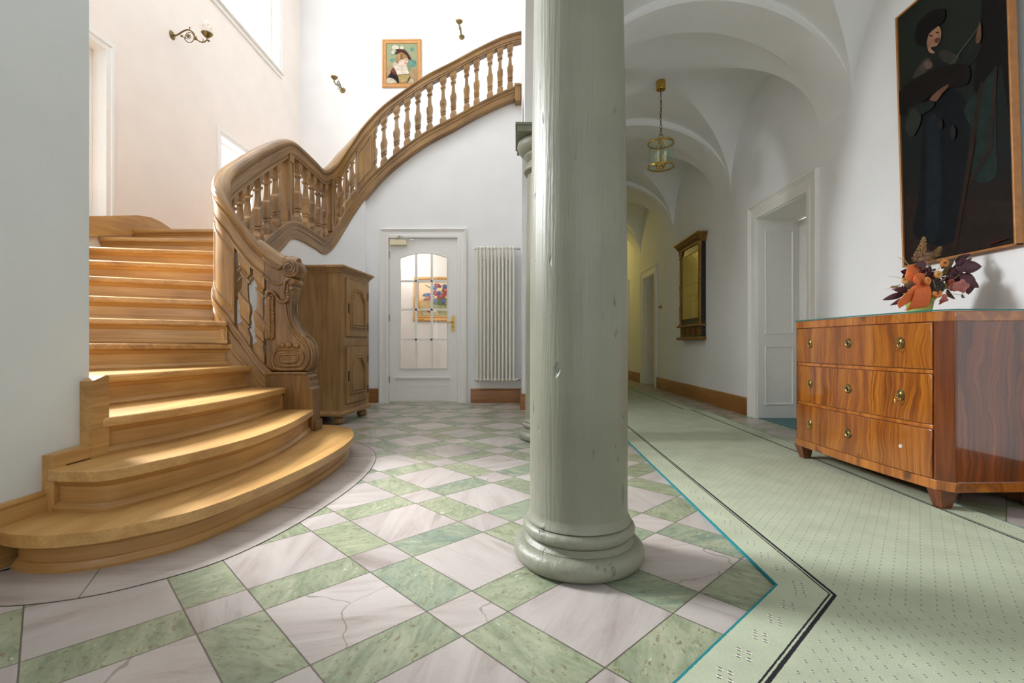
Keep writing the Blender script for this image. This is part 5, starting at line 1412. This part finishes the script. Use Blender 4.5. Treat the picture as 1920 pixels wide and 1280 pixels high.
framed('flower_painting', 'gilt framed painting of red and blue flowers seen through the glazed door', (-1.725 + 0.552, YB - 0.004, 1.515), 1.10, 0.74, 0.088, M['gold_pale'],
       canvas_mat('still_life_ground', [(0.2, '#e6cfa0'), (0.6, '#eccfa6'), (0.9, '#f0dcc0')], 2, -0.3, 0.3, 6.0), fl, fc, 0.0, True)

# ------------------------------------------------------------------ mirror
def pier_mirror():
    y0, y1 = 6.29, 7.12; r = thing('wall_mirror', 'tall black and gilt mirror with four plaques on the corridor wall', 'mirror', (XR, (y0 + y1) / 2, 0.82))
    b = MB(); b.box(XR - 0.05, XR, y0, y1, 0.83, 2.13); b.build('mirror_frame', M['black_wood'], r, smooth=0, bevel=0.003)
    g = MB(); g.box(XR - 0.056, XR - 0.049, y0 + 0.11, y1 - 0.11, 1.12, 2.00); g.build('mirror_glass', M['mirror'], r, smooth=0)
    g = MB()
    for p in ((y0 + 0.095, y0 + 0.113, 1.105, 2.015), (y1 - 0.113, y1 - 0.095, 1.105, 2.015), (y0 + 0.095, y1 - 0.095, 1.105, 1.122), (y0 + 0.095, y1 - 0.095, 1.998, 2.015)):
        g.box(XR - 0.062, XR - 0.048, *p)
    g.build('sight_edge', M['gilt'], r, smooth=0, bevel=0.003, merge=False)
    c = MB(); rings = []
    for d, z in ((0.0, 2.10), (0.018, 2.105), (0.022, 2.125), (0.034, 2.13), (0.050, 2.16), (0.075, 2.195), (0.088, 2.20), (0.088, 2.222), (0.07, 2.225)):
        rings.append([(XR, y0 - d * 0.7, z), (XR - 0.05 - d, y0 - d * 0.7, z), (XR - 0.05 - d, y1 + d * 0.7, z), (XR, y1 + d * 0.7, z)])
    c.loft(rings); n = 26
    for k in range(n):
        y = y0 + 0.02 + (y1 - y0 - 0.04) * k / (n - 1); c.ball((XR - 0.098, y, 2.16), 0.010, 0.010, 0.026, 6, 5)
    c.build('cornice', M['gilt'], r, smooth=25, merge=False)
    for y in (y0 + 0.045, y1 - 0.045):
        q = MB(); q.lathe([(0.020, 1.02), (0.028, 1.03), (0.028, 1.06), (0.018, 1.075), (0.022, 1.09), (0.024, 1.20), (0.026, 1.30), (0.020, 1.31), (0.022, 1.55), (0.026, 1.56), (0.026, 1.60), (0.021, 1.61), (0.019, 1.98), (0.026, 1.99), (0.026, 2.01), (0.020, 2.02), (0.030, 2.07), (0.036, 2.10), (0.036, 2.115)], 18, (XR - 0.055, y, 0)); q.build('half_column', M['gilt'], r, smooth=35)
    for z0, z1, d in ((1.0, 1.03, 0.05), (0.82, 0.86, 0.055)):
        MB().box(XR - 0.05 - d, XR, y0 - 0.02, y1 + 0.02, z0, z1).build('gilt_ledge', M['gilt'], r, smooth=0, bevel=0.006)
    for k in range(4):
        y = y0 + 0.10 + k * 0.205; q = MB(); q.box(XR - 0.062, XR - 0.049, y - 0.072, y + 0.072, 0.885, 0.985)
        q.tube([(XR - 0.063, y + 0.055 * a, 0.935 + 0.040 * b) for a, b in ((-1, -1), (1, -1), (1, 1), (-1, 1))], 0.005, 6, loop=True); q.ball((XR - 0.062, y, 0.935), 0.012, 0.030, 0.028, 12, 8)
        for a in range(8):
            q.ball((XR - 0.070, y + 0.022 * cos(a * pi / 4), 0.935 + 0.020 * sin(a * pi / 4)), 0.007, n=6, m=4)
        q.build('plaque', M['gilt'], r, smooth=30, merge=False)
pier_mirror()
s = thing('light_switch', 'small pale double switch on the corridor wall between mirror and far doorway', 'switch', (XR, 8.22, 1.40))
MB().box(XR - 0.010, XR, 8.16, 8.28, 1.355, 1.445).build('switch_plate', M['beige'], s, smooth=0, bevel=0.004)
for y in (8.19, 8.25):
    m = MB(); m.lathe([(0, -0.028), (0.010, -0.028), (0.013, -0.010), (0.020, -0.008), (0.020, 0)], 14, (XR - 0.008, y, 1.40), 'x'); m.build('switch_knob', M['old_brass'], s)

# ------------------------------------------------------------------ lantern
def lantern(x, y):
    r = thing('ceiling_lantern', 'brass and glass cylinder lantern hanging on a chain from the vault', 'lantern', (x, y, 2.47))
    m = MB(); m.lathe([(0, 3.365), (0.044, 3.365), (0.046, 3.355), (0.046, 3.285), (0.042, 3.272), (0, 3.268)], 28, (x, y, 0)); m.build('ceiling_rose', M['brass'], r, smooth=40)
    m = MB(); m.tube([(x, y, 3.27), (x, y, 3.20)], 0.005, 8); z = 3.20; k = 0
    while z > 2.84:
        a = (k % 2) * pi / 2; pts = [(x + 0.008 * cos(t) * cos(a), y + 0.008 * cos(t) * sin(a), z - 0.019 + 0.021 * sin(t)) for t in [2 * pi * i / 12 for i in range(12)]]
        m.tube(pts, 0.0028, 6, loop=True); z -= 0.034; k += 1
    m.tube(crom([(x + 0.006, y, 3.2), (x + 0.011, y + 0.004, 3.1), (x - 0.008, y, 3.0), (x + 0.010, y, 2.9), (x, y, 2.82)], 6), 0.0025, 6)
    m.tube([(x + 0.020 * cos(t), y, 2.815 + 0.022 * sin(t)) for t in [2 * pi * i / 18 for i in range(18)]], 0.004, 8, loop=True)
    m.build('chain', M['old_brass'], r)
    R = 0.122
    for z0 in (2.735, 2.505):
        m = MB(); m.lathe([(R - 0.006, z0), (R + 0.006, z0), (R + 0.007, z0 + 0.006), (R + 0.006, z0 + 0.014), (R - 0.004, z0 + 0.014), (R - 0.006, z0)], 48, (x, y, 0)); m.build('brass_ring', M['brass'], r, smooth=40)
    for q in range(8):
        a0 = 2 * pi * q / 8 + 0.03; m = MB(); rr = R - 0.004
        ring = [[(x + c_ * cos(a0 + (pi / 4 - 0.06) * i / 6), y + c_ * sin(a0 + (pi / 4 - 0.06) * i / 6), z) for c_, z in ((rr, 2.512), (rr, 2.775), (rr - 0.003, 2.775), (rr - 0.003, 2.512))] for i in range(7)]
        m.loft(ring); m.build('glass_pane', M['green_glass'], r, smooth=30)
    m = MB(); m.tube([(x, y, 2.79), (x, y, 2.70)], 0.012, 12); m.tube([(x, y, 2.72), (x, y, 2.50)], 0.006, 10); m.ball((x, y, 2.505), 0.020, 0.02, 0.024); m.ball((x, y, 2.48), 0.010); m.ball((x, y, 2.79), 0.014)
    for q in range(4):
        a = pi / 4 + q * pi / 2
        m.tube(crom([(x, y, 2.51), (x + 0.022 * cos(a), y + 0.022 * sin(a), 2.498), (x + 0.042 * cos(a), y + 0.042 * sin(a), 2.505), (x + 0.048 * cos(a), y + 0.048 * sin(a), 2.53)], 4), 0.004, 8)
        m.lathe([(0, 2.528), (0.012, 2.530), (0.017, 2.540), (0.015, 2.544), (0, 2.542)], 14, (x + 0.048 * cos(a), y + 0.048 * sin(a), 0))
    for q in range(3):
        a = q * 2 * pi / 3; m.tube(crom([(x, y, 2.785), (x + 0.05 * cos(a), y + 0.05 * sin(a), 2.728), (x + 0.09 * cos(a), y + 0.09 * sin(a), 2.722), (x + R * cos(a), y + R * sin(a), 2.745)], 5), 0.0035, 6)
        m.tube([(x + R * cos(a), y + R * sin(a), 2.74), (x + (R + 0.004) * cos(a), y + (R + 0.004) * sin(a), 2.765)], 0.004, 6)
    m.build('lantern_frame', M['brass'], r, merge=False)
    iv = plain('candle_ivory', '#e6d7a8', 0.5); bl = mat_glass('clear_bulb', (0.97, 0.97, 0.95, 1))
    for q in range(4):
        a = pi / 4 + q * pi / 2; cx_, cy_ = x + 0.048 * cos(a), y + 0.048 * sin(a)
        m = MB(); m.lathe([(0, 2.543), (0.0105, 2.543), (0.0105, 2.605), (0, 2.605)], 14, (cx_, cy_, 0)); cd = m.build('candle_tube', iv, r)
        m = MB(); m.lathe([(0.007, 2.605), (0.015, 2.622), (0.015, 2.632), (0.008, 2.655), (0.0, 2.664)], 14, (cx_, cy_, 0)); m.build('bulb', plain('opal_bulb', '#e9e8e2', 0.15), cd)
lantern(1.425, 4.78)

# ------------------------------------------------------------------ wall sconces
def sconce(loc, rz, label):
    """built along +x away from the wall"""
    r = thing('wall_sconce', label, 'wall lamp', loc, rz, 'brass wall lamps around the stairs')
    L = dict(parent=r, local=True); s = 0.00032
    P = lambda a, b, y=0: ((a - 330) * s, y, (730 - b) * s)
    m = MB(); m.lathe([(0, 0.020), (0.012, 0.020), (0.016, 0.012), (0.030, 0.010), (0.040, 0.007), (0.046, 0.0), (0, 0)], 28, (0, 0, 0), 'x'); m.build('wall_plate', M['old_brass'], **L)
    arm = crom([P(360, 730), P(450, 735), P(560, 690), P(700, 600), P(850, 555), P(970, 600), P(1050, 680), P(1100, 800), P(1180, 900), P(1300, 965), P(1400, 960), P(1470, 900), P(1490, 820)], 5)
    m = MB(); m.tube(arm, [0.0085 - 0.0025 * k / len(arm) for k in range(len(arm))], 10)
    m.tube([P(910 + 150 * cos(t), 810 + 165 * sin(t)) for t in [2 * pi * k / 30 for k in range(30)]], 0.0042, 8, loop=True)
    m.tube([P(870 + (30 + 2.2 * k) * cos(k * .28 + 1), 770 + (30 + 2.2 * k) * sin(k * .28 + 1)) for k in range(30)], 0.0038, 6)
    m.tube(crom([P(650, 765), P(720, 800), P(760, 880), P(820, 940)], 5), 0.004, 6); m.ball(P(650, 760), 0.013, 0.012, 0.011)
    m.tube([P(910, 560), P(912, 490)], 0.0035, 6); m.ball(P(912, 485), 0.010, 0.004, 0.009)
    m.tube(crom([P(1330, 950), P(1375, 900), P(1340, 845)], 4), 0.004, 6); m.ball(P(1540, 920), 0.014, 0.012, 0.011); m.ball(P(860, 760), 0.013)
    for k in range(6):
        m.ball(P(860 + 42 * cos(k * pi / 3), 760 + 42 * sin(k * pi / 3)), 0.007, 0.004, 0.007, 7, 5)
    m.ball(P(1105, 830), 0.017, 0.014, 0.022); m.build('scroll_arm', M['old_brass'], merge=False, **L)
    cx_, _, cz_ = P(1490, 760)
    m = MB(); m.lathe([(0, -0.022), (0.012, -0.020), (0.024, -0.012), (0.040, 0.004), (0.050, 0.020), (0.052, 0.026), (0.048, 0.026), (0.030, 0.010), (0, 0.004)], 28, (cx_, 0, cz_))
    for k in range(12):
        a = k * pi / 6; m.ball((cx_ + 0.05 * cos(a), 0.05 * sin(a), cz_ + 0.024), 0.007, 0.007, 0.006, 7, 5)
    m.build('shade_cup', M['old_brass'], merge=False, **L)
    m = MB(); n = 28; rings = []
    for k in range(15):
        t_ = k / 14; z = cz_ + 0.012 + 0.150 * t_; rr = 0.062 * (sin(pi * (0.20 + 0.80 * t_)) ** 0.75 if t_ < 1 else 0) + 0.001
        rings.append([(cx_ + rr * (1 + 0.05 * cos(6 * (2 * pi * i / n) + t_ * 5)) * cos(2 * pi * i / n), rr * (1 + 0.05 * cos(6 * (2 * pi * i / n) + t_ * 5)) * sin(2 * pi * i / n), z) for i in range(n)])
    m.loft(rings, True, False); m.build('flame_shade', M['frost'], smooth=60, **L)
sconce((XL, 5.05, 4.02), 0.0, 'scrolled brass lamp with flame shaped glass on the window wall over the stairs')
sconce((-2.92, YB, 5.02), rad(-90), 'brass wall lamp on the back stair wall between the room corner and the small portrait')
sconce((-0.92, YB, 5.90), rad(-90), 'brass wall lamp hanging highest, above the upper end of the handrail')

# ------------------------------------------------------------------ radiator
def radiator():
    x0, n, dx = -0.505, 11, 0.0465; z0, z1 = 0.29, 2.0
    r = thing('radiator', 'tall cream column radiator on the wall between glazed door and column', 'radiator', (x0 + dx * 5, YD - 0.1, 0.27))
    for k in range(n):
        x = x0 + dx * k; m = MB()
        for y in (YD - 0.135, YD - 0.065):
            m.tube([(x, y, z0 + 0.03), (x, y, z1 - 0.03)], 0.0125, 12)
        for z in (z0 + 0.015, z1 - 0.015):
            m.ball((x, YD - 0.10, z), 0.0215, 0.052, 0.030, 16, 10)
        m.build('radiator_column', M['radiator'], r, merge=False)
    xe = x0 + dx * (n - 1)
    for z in (z1 - 0.02, z0 + 0.02):
        m = MB(); m.tube([(xe + 0.02, YD - 0.10, z), (xe + 0.05, YD - 0.10, z)], 0.009, 10); m.lathe([(0, 0.045), (0.014, 0.045), (0.016, 0.06), (0.012, 0.072), (0.012, 0.085), (0, 0.086)], 14, (xe, YD - 0.10, z), 'x')
        if z < 1:
            m.tube([(xe + 0.05, YD - 0.10, z), (xe + 0.05, YD - 0.02, z), (xe + 0.05, YD - 0.024, z)], 0.008, 8)
        m.build('valve', M['chrome'], r)
        m = MB(); m.lathe([(0, -0.032), (0.010, -0.032), (0.012, -0.02), (0.012, 0)], 12, (x0 - 0.012, YD - 0.10, z), 'x'); m.build('plug', M['chrome'], r)
    for x in (x0 + dx * 1.5, x0 + dx * 8.5):
        for z in (z0 + 0.15, z1 - 0.15):
            MB().box(x - 0.006, x + 0.006, YD - 0.11, YD - 0.001, z - 0.012, z + 0.012).build('bracket', M['radiator'], r, smooth=0)
radiator()

# ------------------------------------------------------------------ carpet runners
def runner(name, label, quads, zt):
    """quads: list of 4 plan points (left-start, right-start, right-end, left-end) with run distances"""
    m = MB()
    for (a, b, c, d), (va, vb, vc, vd) in quads:
        v = [(p[0], p[1], zt) for p in (a, b, c, d)] + [(p[0], p[1], 0.0005) for p in (a, b, c, d)]
        W = 1.24
        m.add(v, [(0, 1, 2, 3)], 0, [[(0, va), (W, vb), (W, vc), (0, vd)]])
        o = len(m.v) - 8
        for i, j in ((0, 1), (1, 2), (2, 3), (3, 0)):
            m.f.append([o + i, o + 4 + i, o + 4 + j, o + j]); m.m.append(0); m.uv.append([(0.001, 0)] * 4)
    ob = m.build(name, M['carpet'], smooth=0, merge=False)
    return tag(ob, label, 'carpet', 'green carpet runners')
th = rad(1.35); dA_ = Vector((sin(th), cos(th))); nA = Vector((cos(th), -sin(th)))
dB_ = Vector((-0.724, -0.690)).normalized(); nB = Vector((-dB_.y, dB_.x))
P0 = Vector((0.802, 1.500)); W = 1.24
mit = (nA + nB) / (1 + nA.dot(nB)) * W; P1 = P0 + mit
far_ = (5.58 - P0.y) / dA_.y
A_l, A_r = P0 + dA_ * far_, P0 + nA * W + dA_ * far_
near_ = 3.2
B_l, B_r = P0 + dB_ * near_, P0 + nB * W + dB_ * near_
vA1 = (P1 - P0).dot(dA_); vB1 = (P1 - P0).dot(dB_)
runner('carpet_runner', 'pale green bordered runner turning a corner around the big column', [((P0, P1, A_r, A_l), (0.05, 0.05 + vA1, 0.05 + far_, 0.05 + far_)), ((P0, P1, B_r, B_l), (0.05, 0.05 + vB1, 0.05 + near_, 0.05 + near_))], 0.009)
C_l = A_l + nA * -0.07; 
runner('carpet_runner', 'second green runner continuing down the corridor past the mirror', [((C_l + dA_ * 0.004, C_l + nA * W + dA_ * 0.004, C_l + nA * W + Vector((0.0, 7.0)), C_l + Vector((0.0, 7.0))), (0, 0, 7.0, 7.0))], 0.006)
